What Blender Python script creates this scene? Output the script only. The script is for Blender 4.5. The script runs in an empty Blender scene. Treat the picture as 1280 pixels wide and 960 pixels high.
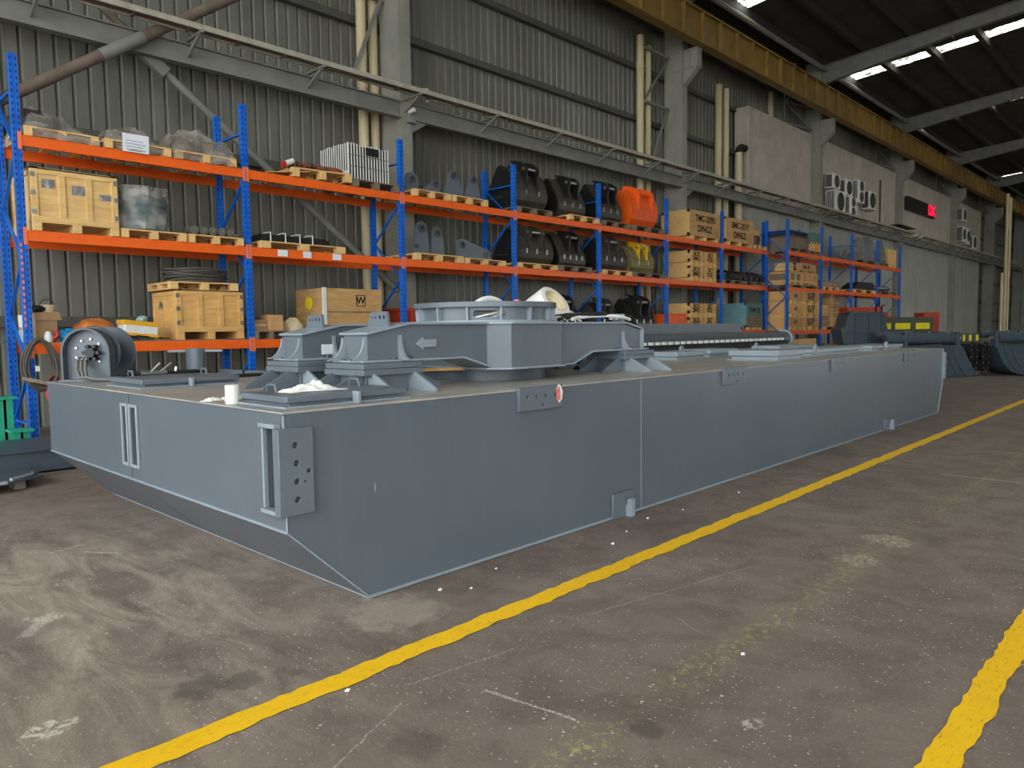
import bpy, bmesh, math, random
from mathutils import Vector, Matrix
random.seed(7)
R = math.radians
SC = bpy.context.scene
COL = SC.collection

# ------------------------------------------------------------------ materials
MATS = {}
def srgb(r, g, b):
    f = lambda c: c / 12.92 if c <= 0.04045 else ((c + 0.055) / 1.055) ** 2.4
    return (f(r / 255), f(g / 255), f(b / 255), 1)

def mat(name, rgb, rough=0.6, metal=0.0, var=0.15, scale=6.0, bump=0.0, spec=0.5, stretch=None, emit=None):
    if name in MATS:
        return MATS[name]
    m = bpy.data.materials.new(name)
    m.use_nodes = True
    nt = m.node_tree
    b = nt.nodes['Principled BSDF']
    c = srgb(*rgb)
    b.inputs['Roughness'].default_value = rough
    b.inputs['Metallic'].default_value = metal
    b.inputs['Specular IOR Level'].default_value = spec
    if emit:
        b.inputs['Emission Color'].default_value = srgb(*emit[0])
        b.inputs['Emission Strength'].default_value = emit[1]
    tc = nt.nodes.new('ShaderNodeTexCoord')
    mp = nt.nodes.new('ShaderNodeMapping')
    nt.links.new(tc.outputs['Object'], mp.inputs['Vector'])
    if stretch:
        mp.inputs['Scale'].default_value = stretch
    n = nt.nodes.new('ShaderNodeTexNoise')
    n.inputs['Scale'].default_value = scale
    n.inputs['Detail'].default_value = 5
    nt.links.new(mp.outputs['Vector'], n.inputs['Vector'])
    r = nt.nodes.new('ShaderNodeValToRGB')
    r.color_ramp.elements[0].position = 0.3
    r.color_ramp.elements[1].position = 0.7
    r.color_ramp.elements[0].color = tuple(max(0, x * (1 - var)) for x in c[:3]) + (1,)
    r.color_ramp.elements[1].color = tuple(min(1, x * (1 + var)) for x in c[:3]) + (1,)
    nt.links.new(n.outputs['Fac'], r.inputs['Fac'])
    nt.links.new(r.outputs['Color'], b.inputs['Base Color'])
    if bump:
        bp = nt.nodes.new('ShaderNodeBump')
        bp.inputs['Strength'].default_value = bump
        bp.inputs['Distance'].default_value = 0.02
        nt.links.new(n.outputs['Fac'], bp.inputs['Height'])
        nt.links.new(bp.outputs['Normal'], b.inputs['Normal'])
    MATS[name] = m
    return m

class NT:
    """tiny helper for longer node trees"""
    def __init__(s, m): s.t = m.node_tree; s.b = s.t.nodes['Principled BSDF']
    def n(s, typ, **kw):
        o = s.t.nodes.new(typ)
        for k, v in kw.items():
            if k.startswith('_'): setattr(o, k[1:], v)
            else: o.inputs[k.replace('__', ' ')].default_value = v
        return o
    def l(s, a, b): s.t.links.new(a, b)
    def math(s, op, a, b=None, c=None):
        o = s.t.nodes.new('ShaderNodeMath'); o.operation = op
        for i, x in enumerate((a, b, c)):
            if x is None: continue
            if isinstance(x, (int, float)): o.inputs[i].default_value = x
            else: s.l(x, o.inputs[i])
        return o.outputs[0]
    def mix(s, fac, a, b):
        o = s.t.nodes.new('ShaderNodeMix'); o.data_type = 'RGBA'
        for k, x in ((0, fac), (6, a), (7, b)):
            if isinstance(x, (int, float)): o.inputs[k].default_value = x
            elif isinstance(x, tuple): o.inputs[k].default_value = x
            else: s.l(x, o.inputs[k])
        return o.outputs[2]
    def ramp(s, x, p0, p1):
        o = s.t.nodes.new('ShaderNodeMapRange'); o.clamp = True
        o.inputs[1].default_value = p0; o.inputs[2].default_value = p1
        s.l(x, o.inputs[0]); return o.outputs[0]
    def noise(s, vec, scale, detail=4, rough=0.5, dist=0.0):
        o = s.n('ShaderNodeTexNoise', Scale=scale, Detail=detail, Roughness=rough, Distortion=dist)
        s.l(vec, o.inputs['Vector']); return o.outputs['Fac']
    def coords(s):
        o = s.n('ShaderNodeTexCoord'); return o.outputs['Object']
    def scaled(s, vec, sc, rot=(0, 0, 0)):
        o = s.n('ShaderNodeMapping'); o.inputs['Scale'].default_value = sc; o.inputs['Rotation'].default_value = rot
        s.l(vec, o.inputs['Vector']); return o.outputs['Vector']

def new_mat(name, rough=0.6, metal=0.0):
    m = bpy.data.materials.new(name); m.use_nodes = True
    b = m.node_tree.nodes['Principled BSDF']
    b.inputs['Roughness'].default_value = rough; b.inputs['Metallic'].default_value = metal
    MATS[name] = m
    return m, NT(m)

def floor_material():
    m, t = new_mat('floor_concrete', 0.62)
    v = t.coords()
    sep = t.n('ShaderNodeSeparateXYZ'); t.l(v, sep.inputs[0])
    big = t.noise(v, 0.55, 6, 0.6)
    mid = t.noise(v, 3.2, 8, 0.65, 0.6)
    fine = t.noise(v, 60, 3, 0.6)
    col = t.mix(t.ramp(big, 0.35, 0.65), srgb(116, 103, 93), srgb(136, 123, 111))
    col = t.mix(t.math('MULTIPLY', t.ramp(mid, 0.42, 0.66), 0.7), col, srgb(100, 86, 77))
    col = t.mix(t.math('MULTIPLY', t.ramp(fine, 0.5, 0.8), 0.35), col, srgb(165, 150, 136))
    # dusty swept swirls near the bow of the pontoon
    sw = t.noise(t.scaled(v, (1.2, 0.35, 1), (0, 0, R(35))), 3.0, 8, 0.72, 1.0)
    dx = t.math('SUBTRACT', sep.outputs[0], 1.3); dy = t.math('SUBTRACT', sep.outputs[1], 5.0)
    d2 = t.math('SQRT', t.math('ADD', t.math('MULTIPLY', dx, dx), t.math('MULTIPLY', t.math('MULTIPLY', dy, dy), 0.35)))
    near = t.ramp(d2, 2.0, 0.4)
    col = t.mix(t.math('MULTIPLY', t.math('MULTIPLY', t.ramp(sw, 0.40, 0.70), near), 0.75), col, srgb(204, 189, 168))
    # dark damp stains
    st = t.noise(v, 0.9, 5, 0.6, 0.4)
    col = t.mix(t.math('MULTIPLY', t.ramp(st, 0.56, 0.68), 0.5), col, srgb(82, 72, 66))
    # hairline scratches and cracks
    for sc, rot, thr, seed in ((0.5, 20, 0.0012, 0), (0.9, 100, 0.0012, 7)):
        c1 = t.noise(t.scaled(v, (sc, sc * 0.25, 1), (0, 0, R(rot))), 1.0, 1.5, 0.4, 0.0)
        line = t.ramp(t.math('ABSOLUTE', t.math('SUBTRACT', c1, 0.5)), thr, thr * 0.3)
        msk = t.ramp(t.noise(v, 1.3 + seed * 0.2, 2), 0.52, 0.62)
        col = t.mix(t.math('MULTIPLY', t.math('MULTIPLY', line, msk), 0.4), col, srgb(180, 168, 155))
    # white specks
    for sc, thr, keep in ((40, 0.20, 0.86), (22, 0.13, 0.90), (80, 0.26, 0.84)):
        vo = t.n('ShaderNodeTexVoronoi', Scale=sc); t.l(t.scaled(v, (1, 1, 0.001)), vo.inputs['Vector'])
        s2 = t.n('ShaderNodeSeparateColor'); t.l(vo.outputs['Color'], s2.inputs[0])
        k = t.math('GREATER_THAN', s2.outputs[0], keep)
        dd = t.ramp(t.math('MULTIPLY', vo.outputs['Distance'], t.math('ADD', 0.6, s2.outputs[1])), thr, thr * 0.6)
        pm = t.ramp(t.noise(v, 0.8, 3), 0.36, 0.56)
        col = t.mix(t.math('MULTIPLY', t.math('MULTIPLY', k, dd), pm), col, srgb(222, 212, 196))
    # paint scuffs (white smears)
    sm = t.noise(t.scaled(v, (2.2, 5.0, 1), (0, 0, R(-30))), 2.2, 6, 0.7, 0.5)
    sm2 = t.noise(v, 0.7, 2)
    col = t.mix(t.math('MULTIPLY', t.math('MULTIPLY', t.ramp(sm, 0.66, 0.74), t.ramp(sm2, 0.55, 0.62)), 0.75), col, srgb(215, 210, 200))
    # old worn yellow line
    off = t.math('ABSOLUTE', t.math('SUBTRACT', sep.outputs[1], 1.70))
    w = t.noise(v, 22, 6, 0.75)
    patch = t.noise(v, 1.1, 3)
    ym = t.math('MULTIPLY', t.math('MULTIPLY', t.ramp(off, 0.12, 0.03), t.ramp(w, 0.51, 0.60)), t.ramp(patch, 0.36, 0.6))
    col = t.mix(t.math('MULTIPLY', ym, 0.55), col, srgb(206, 190, 110))
    wob = t.noise(v, 9, 4, 0.6)
    def seg(x0, y0, x1, y1, w, c, k):
        nonlocal col
        L = math.hypot(x1 - x0, y1 - y0); ux, uy = (x1 - x0) / L, (y1 - y0) / L
        px = t.math('SUBTRACT', sep.outputs[0], x0); py = t.math('SUBTRACT', sep.outputs[1], y0)
        al = t.math('ADD', t.math('MULTIPLY', px, ux), t.math('MULTIPLY', py, uy))
        ac = t.math('ABSOLUTE', t.math('ADD', t.math('SUBTRACT', t.math('MULTIPLY', px, -uy), t.math('MULTIPLY', py, -ux)), t.math('MULTIPLY', t.math('SUBTRACT', wob, 0.5), 0.04)))
        inside = t.math('MULTIPLY', t.math('GREATER_THAN', al, 0.0), t.math('LESS_THAN', al, L))
        m_ = t.math('MULTIPLY', t.math('MULTIPLY', inside, t.ramp(ac, w, w * 0.3)), t.ramp(fine, 0.35, 0.6))
        col = t.mix(t.math('MULTIPLY', m_, k), col, srgb(*c))
    def spot(x, y, r, c, k, ring=0.0):
        nonlocal col
        px = t.math('SUBTRACT', sep.outputs[0], x); py = t.math('SUBTRACT', sep.outputs[1], y)
        d = t.math('ADD', t.math('SQRT', t.math('ADD', t.math('MULTIPLY', px, px), t.math('MULTIPLY', py, py))), t.math('MULTIPLY', t.math('SUBTRACT', wob, 0.5), r * 1.8))
        m_ = t.ramp(d, r, r * 0.6)
        if ring: m_ = t.math('MULTIPLY', m_, t.ramp(t.noise(v, 26, 4, 0.7), 0.46, 0.56))
        col = t.mix(t.math('MULTIPLY', m_, k), col, srgb(*c))
    for a in MARKS_SEG: seg(*a)
    for a in MARKS_SPOT: spot(*a)
    t.l(col, t.b.inputs['Base Color'])
    t.l(t.ramp(mid, 0.2, 0.9), t.b.inputs['Roughness']); 
    rr = t.n('ShaderNodeMapRange'); rr.inputs[3].default_value = 0.5; rr.inputs[4].default_value = 0.78
    t.l(mid, rr.inputs[0]); t.l(rr.outputs[0], t.b.inputs['Roughness'])
    bp = t.n('ShaderNodeBump', Strength=0.25, Distance=0.01)
    t.l(t.math('ADD', fine, t.math('MULTIPLY', mid, 2.0)), bp.inputs['Height'])
    t.l(bp.outputs['Normal'], t.b.inputs['Normal'])
    return m

MARKS_SEG = [(2.203, 2.311, 2.278, 1.845, 0.012, (222, 214, 200), 0.75), (8.85, 2.11, 8.83, 1.30, 0.03, (222, 214, 200), 0.6), (1.48, 6.19, 1.74, 6.27, 0.02, (222, 214, 200), 0.6), (1.67, 6.04, 1.85, 5.78, 0.02, (222, 214, 200), 0.7),
             (0.95, 4.55, 1.12, 4.80, 0.05, (222, 214, 200), 0.55), (2.0, 2.6, 2.6, 2.5, 0.006, (222, 214, 200), 0.5), (3.2, 2.5, 4.6, 2.2, 0.006, (222, 214, 200), 0.45), (1.2, 2.2, 1.9, 2.5, 0.005, (222, 214, 200), 0.5)]
MARKS_SPOT = [(1.10, 4.78, 0.10, (222, 214, 200), 0.7, 1.0), (0.785, 3.40, 0.10, (222, 214, 200), 0.75, 1.0), (1.36, 3.27, 0.13, (74, 66, 60), 0.55), (1.52, 3.20, 0.11, (74, 66, 60), 0.5), (1.68, 3.12, 0.09, (74, 66, 60), 0.4),
              (2.415, 1.586, 0.075, (74, 66, 60), 0.55), (2.73, 1.30, 0.05, (222, 214, 200), 0.6, 1.0), (5.82, 1.72, 0.20, (206, 192, 160), 0.6, 1.0), (5.2, 1.72, 0.16, (206, 192, 160), 0.5, 1.0), (1.7, 2.2, 0.14, (74, 66, 60), 0.4), (2.5, 3.35, 0.3, (186, 172, 154), 0.4)]
def line_paint():
    m, t = new_mat('yellow_line_paint', 0.55)
    v = t.coords()
    a = t.noise(v, 5, 6, 0.7); b = t.noise(t.scaled(v, (3, 14, 1)), 6, 6, 0.75)
    col = t.mix(t.ramp(a, 0.3, 0.7), srgb(255, 204, 10), srgb(246, 190, 6))
    col = t.mix(t.math('MULTIPLY', t.ramp(b, 0.56, 0.66), 0.8), col, srgb(150, 118, 62))
    t.l(col, t.b.inputs['Base Color'])
    return m

def hull_paint():
    m, t = new_mat('hull_grey_paint', 0.36)
    v = t.coords()
    a = t.noise(v, 0.9, 5, 0.6)
    streak = t.noise(t.scaled(v, (9, 9, 0.5)), 1.0, 5, 0.65)
    col = t.mix(t.ramp(a, 0.3, 0.7), srgb(88, 97, 105), srgb(97, 106, 114))
    col = t.mix(t.math('MULTIPLY', t.ramp(streak, 0.55, 0.75), 0.25), col, srgb(110, 120, 127))
    sp = t.n('ShaderNodeTexVoronoi', Scale=7.0); t.l(t.scaled(v, (1, 1, 0.22)), sp.inputs['Vector'])
    s2 = t.n('ShaderNodeSeparateColor'); t.l(sp.outputs['Color'], s2.inputs[0])
    k = t.math('MULTIPLY', t.math('GREATER_THAN', s2.outputs[0], 0.90), t.ramp(sp.outputs['Distance'], 0.06, 0.03))
    col = t.mix(t.math('MULTIPLY', k, 0.45), col, srgb(185, 195, 200))
    t.l(col, t.b.inputs['Base Color'])
    rr = t.n('ShaderNodeMapRange'); rr.inputs[3].default_value = 0.24; rr.inputs[4].default_value = 0.36
    t.l(streak, rr.inputs[0]); t.l(rr.outputs[0], t.b.inputs['Roughness'])
    bp = t.n('ShaderNodeBump', Strength=0.05, Distance=0.02); t.l(a, bp.inputs['Height']); t.l(bp.outputs['Normal'], t.b.inputs['Normal'])
    return m

def deck_dust():
    m, t = new_mat('dusty_deck', 0.38)
    v = t.coords()
    a = t.noise(v, 1.6, 6, 0.65, 0.8); b = t.noise(t.scaled(v, (0.5, 3, 1)), 2.4, 6, 0.7, 1.0)
    col = t.mix(t.ramp(a, 0.38, 0.66), srgb(138, 140, 140), srgb(174, 163, 148))
    col = t.mix(t.math('MULTIPLY', t.ramp(b, 0.5, 0.7), 0.5), col, srgb(198, 187, 170))
    t.l(col, t.b.inputs['Base Color'])
    return m

def cladding():
    m, t = new_mat('grey_cladding', 0.5, 0.25)
    v = t.coords()
    a = t.noise(t.scaled(v, (0.6, 1, 0.12)), 2.0, 6, 0.7)
    b = t.noise(v, 0.25, 3)
    col = t.mix(t.ramp(a, 0.3, 0.7), srgb(112, 113, 104), srgb(136, 136, 125))
    col = t.mix(t.math('MULTIPLY', t.ramp(b, 0.45, 0.65), 0.4), col, srgb(92, 86, 72))
    t.l(col, t.b.inputs['Base Color'])
    return m

def cement(name, lo, hi, bumps=0.3):
    m, t = new_mat(name, 0.85)
    v = t.coords()
    a = t.noise(v, 0.7, 7, 0.65, 0.5); b = t.noise(t.scaled(v, (1, 1, 0.2)), 1.4, 6, 0.7)
    col = t.mix(t.ramp(a, 0.35, 0.68), srgb(*lo), srgb(*hi))
    col = t.mix(t.math('MULTIPLY', t.ramp(b, 0.5, 0.72), 0.4), col, srgb(*[int(x * 0.78) for x in lo]))
    t.l(col, t.b.inputs['Base Color'])
    bp = t.n('ShaderNodeBump', Strength=bumps, Distance=0.03); t.l(t.noise(v, 7, 5), bp.inputs['Height']); t.l(bp.outputs['Normal'], t.b.inputs['Normal'])
    return m

def wood(name, lo, hi, rough=0.75, axis_scale=(1, 8, 8)):
    m, t = new_mat(name, rough)
    v = t.coords()
    g = t.noise(t.scaled(v, axis_scale), 2.2, 6, 0.65, 0.7); a = t.noise(v, 1.7, 3)
    col = t.mix(t.ramp(g, 0.3, 0.7), srgb(*lo), srgb(*hi))
    col = t.mix(t.math('MULTIPLY', t.ramp(a, 0.5, 0.72), 0.3), col, srgb(*[int(x * 0.75) for x in lo]))
    t.l(col, t.b.inputs['Base Color'])
    return m

def rack_blue():
    m, t = new_mat('rack_blue_paint', 0.4)
    v = t.coords()
    sep = t.n('ShaderNodeSeparateXYZ'); t.l(v, sep.inputs[0])
    # two columns of punched keyholes down the post
    fz = t.math('FRACT', t.math('MULTIPLY', sep.outputs[2], 11.0))
    holez = t.math('LESS_THAN', t.math('ABSOLUTE', t.math('SUBTRACT', fz, 0.5)), 0.24)
    hx = t.math('LESS_THAN', t.math('ABSOLUTE', t.math('SUBTRACT', t.math('ABSOLUTE', sep.outputs[0]), 0.034)), 0.008)
    hy = t.math('LESS_THAN', t.math('ABSOLUTE', sep.outputs[1]), 0.010)
    h = t.math('MULTIPLY', t.math('MAXIMUM', hx, hy), holez)
    a = t.noise(v, 3, 3)
    col = t.mix(t.ramp(a, 0.3, 0.7), srgb(6, 92, 196), srgb(22, 116, 220))
    col = t.mix(h, col, srgb(10, 16, 34))
    t.l(col, t.b.inputs['Base Color'])
    return m

def plastic_wrap():
    m = bpy.data.materials.new('stretch_film'); m.use_nodes = True
    nt = m.node_tree
    nt.nodes.clear()
    o = nt.nodes.new('ShaderNodeOutputMaterial')
    mx = nt.nodes.new('ShaderNodeMixShader'); tr = nt.nodes.new('ShaderNodeBsdfTransparent')
    tr.inputs[0].default_value = (0.86, 0.84, 0.80, 1)
    pb = nt.nodes.new('ShaderNodeBsdfPrincipled')
    pb.inputs['Base Color'].default_value = srgb(196, 190, 180); pb.inputs['Roughness'].default_value = 0.12
    n = nt.nodes.new('ShaderNodeTexNoise'); n.inputs['Scale'].default_value = 3.2; n.inputs['Detail'].default_value = 4
    bp = nt.nodes.new('ShaderNodeBump'); bp.inputs['Strength'].default_value = 0.5; bp.inputs['Distance'].default_value = 0.06
    nt.links.new(n.outputs['Fac'], bp.inputs['Height']); nt.links.new(bp.outputs['Normal'], pb.inputs['Normal'])
    mr = nt.nodes.new('ShaderNodeMapRange'); mr.inputs[1].default_value = 0.35; mr.inputs[2].default_value = 0.65
    mr.inputs[3].default_value = 0.16; mr.inputs[4].default_value = 0.56
    nt.links.new(n.outputs['Fac'], mr.inputs[0]); nt.links.new(mr.outputs[0], mx.inputs[0])
    nt.links.new(tr.outputs[0], mx.inputs[1]); nt.links.new(pb.outputs[0], mx.inputs[2]); nt.links.new(mx.outputs[0], o.inputs[0])
    MATS['stretch_film'] = m
    return m

FLOOR = floor_material(); LINE = line_paint(); HULL = hull_paint(); DECK = deck_dust(); CLAD = cladding()
CEM = cement('rough_cement', (176, 167, 152), (202, 192, 176)); PAINTCEM = cement('painted_wall', (158, 160, 150), (176, 177, 166), 0.08)
COLM = cement('column_paint', (136, 136, 126), (156, 154, 142), 0.08)
PINE = wood('pale_pine', (216, 172, 104), (242, 204, 138)); PINE2 = wood('honey_plywood', (206, 154, 84), (234, 188, 118))
OLDWOOD = wood('weathered_wood', (110, 96, 80), (142, 126, 104)); PLY = wood('brown_plywood', (182, 138, 84), (212, 170, 112), 0.75, (1, 1, 5))
GREENWOOD = wood('teal_painted_wood', (70, 104, 100), (100, 138, 130)); CARD = wood('cardboard', (150, 118, 84), (174, 140, 102), 0.85, (1, 1, 1))
BLUE = rack_blue(); FILM = plastic_wrap()
BLUEP = mat('brace_blue', (12, 102, 204), 0.4); ORANGE = mat('beam_orange', (253, 104, 22), 0.42, var=0.08); ORANGEC = mat('connector_orange', (246, 122, 74), 0.45, var=0.1)
GREY = mat('steel_grey_paint', (98, 107, 114), 0.38, var=0.08, scale=3); GREYL = mat('light_grey_paint', (138, 149, 156), 0.36, var=0.08, scale=3)
DGREY = mat('dark_grey_paint', (74, 82, 88), 0.38, var=0.1, scale=3); SLATE = mat('slate_paint', (70, 80, 90), 0.4, var=0.1)
BLACK = mat('black_paint', (30, 29, 28), 0.42, var=0.3, scale=5); SOOT = mat('dusty_black', (64, 58, 50), 0.5, var=0.3, scale=4)
STEEL = mat('bare_steel', (190, 190, 186), 0.3, 0.9); DARKHOLE = mat('dark_rubber', (18, 18, 18), 0.7); RUBBER = mat('hose_rubber', (34, 34, 34), 0.5)
ORB = mat('bucket_orange', (248, 100, 26), 0.42, var=0.08); YEB = mat('bucket_yellow', (222, 172, 24), 0.5, var=0.12); YEDIRT = mat('worn_bucket_plate', (128, 116, 70), 0.6, var=0.3)
YGIRD = mat('girder_yellow', (132, 104, 44), 0.6, var=0.2, scale=2); PVC = mat('cream_pipe', (206, 192, 152), 0.5, var=0.12, scale=3, stretch=(1, 1, 0.3))
GALV = mat('grey_steelwork', (128, 128, 120), 0.6, var=0.15, scale=2); BROWNP = mat('rusty_pipe', (112, 98, 84), 0.65, var=0.2, scale=4)
REDP = mat('red_oxide', (176, 62, 36), 0.6, var=0.15); REDT = mat('tool_red', (190, 40, 30), 0.5); WHITE = mat('white_paint', (226, 226, 218), 0.5, var=0.06)
RAG = mat('white_rag_cloth', (232, 230, 222), 0.85, var=0.06, bump=0.4, scale=20); PAPER = mat('white_paper', (232, 236, 240), 0.8, var=0.03)
ROOFM = mat('roof_underside', (62, 60, 57), 0.85, var=0.2, scale=1.2); PURL = mat('purlin_steel', (58, 57, 54), 0.7)
CREAM = mat('cream_fibre', (214, 200, 160), 0.6, var=0.05); TEAL = mat('teal_hose', (58, 108, 120), 0.35, var=0.25, scale=10); TGREEN = mat('green_stand_paint', (40, 164, 128), 0.5, var=0.1)
BTARP = mat('blue_plastic_bag', (24, 140, 190), 0.35, var=0.25, scale=10, bump=0.8); OTARP = mat('orange_sheet', (214, 128, 62), 0.5, var=0.2, scale=8, bump=0.5)
YTAPE = mat('yellow_tape', (228, 170, 40), 0.4, var=0.12, scale=8); SILVER = mat('silver_foil', (170, 170, 168), 0.25, 0.6, var=0.2, scale=8, bump=1.0)
INK = mat('black_ink', (34, 30, 26), 0.9, var=0.1); LEDR = mat('led_red', (255, 20, 50), 0.5, emit=((255, 24, 60), 1.6)); CABLE = mat('cable_grey', (84, 78, 70), 0.6, var=0.2)
BRONZE = mat('brown_canvas', (140, 96, 64), 0.8, var=0.2); YPAINT = mat('safety_yellow', (230, 215, 30), 0.5, var=0.08); PINK = mat('pink_label', (222, 120, 110), 0.6, var=0.25, scale=30)
DBLUEGREY = mat('bucket_slate', (66, 80, 90), 0.4, var=0.12); YDOT = mat('yellow_dot', (246, 214, 20), 0.6, var=0.02)

# ------------------------------------------------------------------ mesh builder
class MB:
    def __init__(s): s.v = []; s.f = []
    def add(s, vs, fs):
        o = len(s.v); s.v += [tuple(p) for p in vs]; s.f += [tuple(i + o for i in f) for f in fs]; return s
    def box(s, x0, x1, y0, y1, z0, z1):
        return s.add([(x0, y0, z0), (x1, y0, z0), (x1, y1, z0), (x0, y1, z0), (x0, y0, z1), (x1, y0, z1), (x1, y1, z1), (x0, y1, z1)],
                     [(0, 3, 2, 1), (4, 5, 6, 7), (0, 1, 5, 4), (1, 2, 6, 5), (2, 3, 7, 6), (3, 0, 4, 7)])
    def obox(s, c, size, M):
        c = Vector(c); h = Vector(size) / 2
        q = MB().box(-h.x, h.x, -h.y, h.y, -h.z, h.z)
        return s.add([c + M @ Vector(p) for p in q.v], q.f)
    def bar(s, p0, p1, w, h, up=(0, 0, 1)):
        p0 = Vector(p0); p1 = Vector(p1); d = (p1 - p0); L = d.length; d.normalize()
        u = Vector(up)
        if abs(d.dot(u)) > 0.98: u = Vector((1, 0, 0))
        a = d.cross(u).normalized(); b = a.cross(d).normalized()
        M = Matrix((d, a, b)).transposed()
        return s.obox((p0 + p1) / 2, (L, w, h), M)
    def cyl(s, p0, p1, r, n=16, r2=None, cap=True):
        return s.tube([p0, p1], r, n, radii=[r, r if r2 is None else r2], cap=cap)
    def tube(s, pts, r, n=8, closed=False, radii=None, cap=True):
        pts = [Vector(p) for p in pts]; m = len(pts)
        rings = []; prev = None
        for i, p in enumerate(pts):
            if closed: d = pts[(i + 1) % m] - pts[i - 1]
            else: d = pts[min(i + 1, m - 1)] - pts[max(i - 1, 0)]
            d.normalize()
            if prev is None:
                a = Vector((0, 0, 1)) if abs(d.z) < 0.9 else Vector((1, 0, 0))
                a = (a - d * a.dot(d)).normalized()
            else:
                a = (prev - d * prev.dot(d))
                a = a.normalized() if a.length > 1e-6 else prev
            prev = a; b = d.cross(a); rr = radii[i] if radii else r
            rings.append([p + (a * math.cos(2 * math.pi * k / n) + b * math.sin(2 * math.pi * k / n)) * rr for k in range(n)])
        vs = [q for ring in rings for q in ring]; fs = []
        for i in range(m if closed else m - 1):
            j = (i + 1) % m
            for k in range(n):
                k2 = (k + 1) % n
                fs.append((i * n + k, i * n + k2, j * n + k2, j * n + k))
        if cap and not closed:
            fs.append(tuple(range(n - 1, -1, -1))); fs.append(tuple((m - 1) * n + k for k in range(n)))
        return s.add(vs, fs)
    def prism(s, poly, t0, t1, axis='y'):
        n = len(poly)
        def P(a, b, t): return (a, t, b) if axis == 'y' else ((t, a, b) if axis == 'x' else (a, b, t))
        vs = [P(a, b, t0) for a, b in poly] + [P(a, b, t1) for a, b in poly]
        fs = [tuple(range(n)), tuple(range(2 * n - 1, n - 1, -1))] + [(i, n + i, n + (i + 1) % n, (i + 1) % n) for i in range(n)]
        return s.add(vs, fs)
    def strip(s, line, th, t0, t1, axis='y'):
        """plate of thickness th following an open polyline in the plane, extruded t0..t1"""
        pts = [Vector((a, b)) for a, b in line]; off = []
        for i, p in enumerate(pts):
            d1 = (pts[i] - pts[i - 1]).normalized() if i else None
            d2 = (pts[i + 1] - pts[i]).normalized() if i < len(pts) - 1 else None
            d = (d1 + d2).normalized() if d1 is not None and d2 is not None else (d1 if d2 is None else d2)
            nrm = Vector((-d.y, d.x)); k = 1.0
            if d1 is not None and d2 is not None: k = 1 / max(0.5, nrm.dot(Vector((-d1.y, d1.x))))
            off.append(p + nrm * th * k)
        for i in range(len(pts) - 1):
            s.prism([tuple(pts[i]), tuple(pts[i + 1]), tuple(off[i + 1]), tuple(off[i])], t0, t1, axis)
        return s
    def lathe(s, prof, c=(0, 0, 0), n=48, axis='z', closed=False):
        vs = []; m = len(prof)
        for k in range(n):
            a = 2 * math.pi * k / n
            for r, h in prof:
                u, w = r * math.cos(a), r * math.sin(a)
                q = (u, w, h) if axis == 'z' else ((h, u, w) if axis == 'x' else (w, h, u))
                vs.append((c[0] + q[0], c[1] + q[1], c[2] + q[2]))
        fs = []
        for k in range(n):
            k2 = (k + 1) % n
            for i in range(m if closed else m - 1):
                j = (i + 1) % m
                fs.append((k * m + i, k2 * m + i, k2 * m + j, k * m + j))
        return s.add(vs, fs)
    def grid(s, fn, nu, nv):
        vs = [fn(i / nu, j / nv) for i in range(nu + 1) for j in range(nv + 1)]
        fs = [(i * (nv + 1) + j, (i + 1) * (nv + 1) + j, (i + 1) * (nv + 1) + j + 1, i * (nv + 1) + j + 1) for i in range(nu) for j in range(nv)]
        return s.add(vs, fs)
    def move(s, d): s.v = [(a + d[0], b + d[1], c + d[2]) for a, b, c in s.v]; return s
    def xf(s, M): s.v = [tuple(M @ Vector(p)) for p in s.v]; return s
    def mesh(s, name, m):
        me = bpy.data.meshes.new(name)
        me.from_pydata(s.v, [], s.f)
        bm = bmesh.new(); bm.from_mesh(me)
        bmesh.ops.recalc_face_normals(bm, faces=bm.faces)
        bm.to_mesh(me); bm.free()
        for p in me.polygons: p.use_smooth = True
        me.set_sharp_from_angle(angle=R(35))
        if m: me.materials.append(m)
        return me
    def build(s, name, m, parent=None, bevel=0.0, world=True):
        """world=True: vertices are in scene coordinates and are moved into the parent's frame"""
        if parent is not None and world:
            r = parent
            while r.parent: r = r.parent
            s.move(tuple(-x for x in r.location))
        o = bpy.data.objects.new(name, s.mesh(name, m)); COL.objects.link(o)
        if parent is not None: o.parent = parent
        if bevel:
            b = o.modifiers.new('bevel', 'BEVEL'); b.width = bevel; b.segments = 2; b.limit_method = 'ANGLE'; b.angle_limit = R(50)
        return o

def cut(o, cutter):
    """subtract the cutter's volume from o, leaving a plain mesh"""
    c = bpy.data.objects.new('cutter', cutter.mesh('cutter', None)); COL.objects.link(c)
    c.matrix_world = Matrix.Identity(4)
    bpy.context.view_layer.update()
    c.matrix_world = o.matrix_world
    md = o.modifiers.new('cut', 'BOOLEAN'); md.object = c; md.operation = 'DIFFERENCE'; md.solver = 'EXACT'
    bpy.context.view_layer.update()
    dg = bpy.context.evaluated_depsgraph_get()
    me = bpy.data.meshes.new_from_object(o.evaluated_get(dg))
    o.modifiers.clear(); old = o.data; o.data = me; bpy.data.meshes.remove(old)
    bpy.data.objects.remove(c)
    for p in me.polygons: p.use_smooth = True
    me.set_sharp_from_angle(angle=R(35))
    return o

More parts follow.
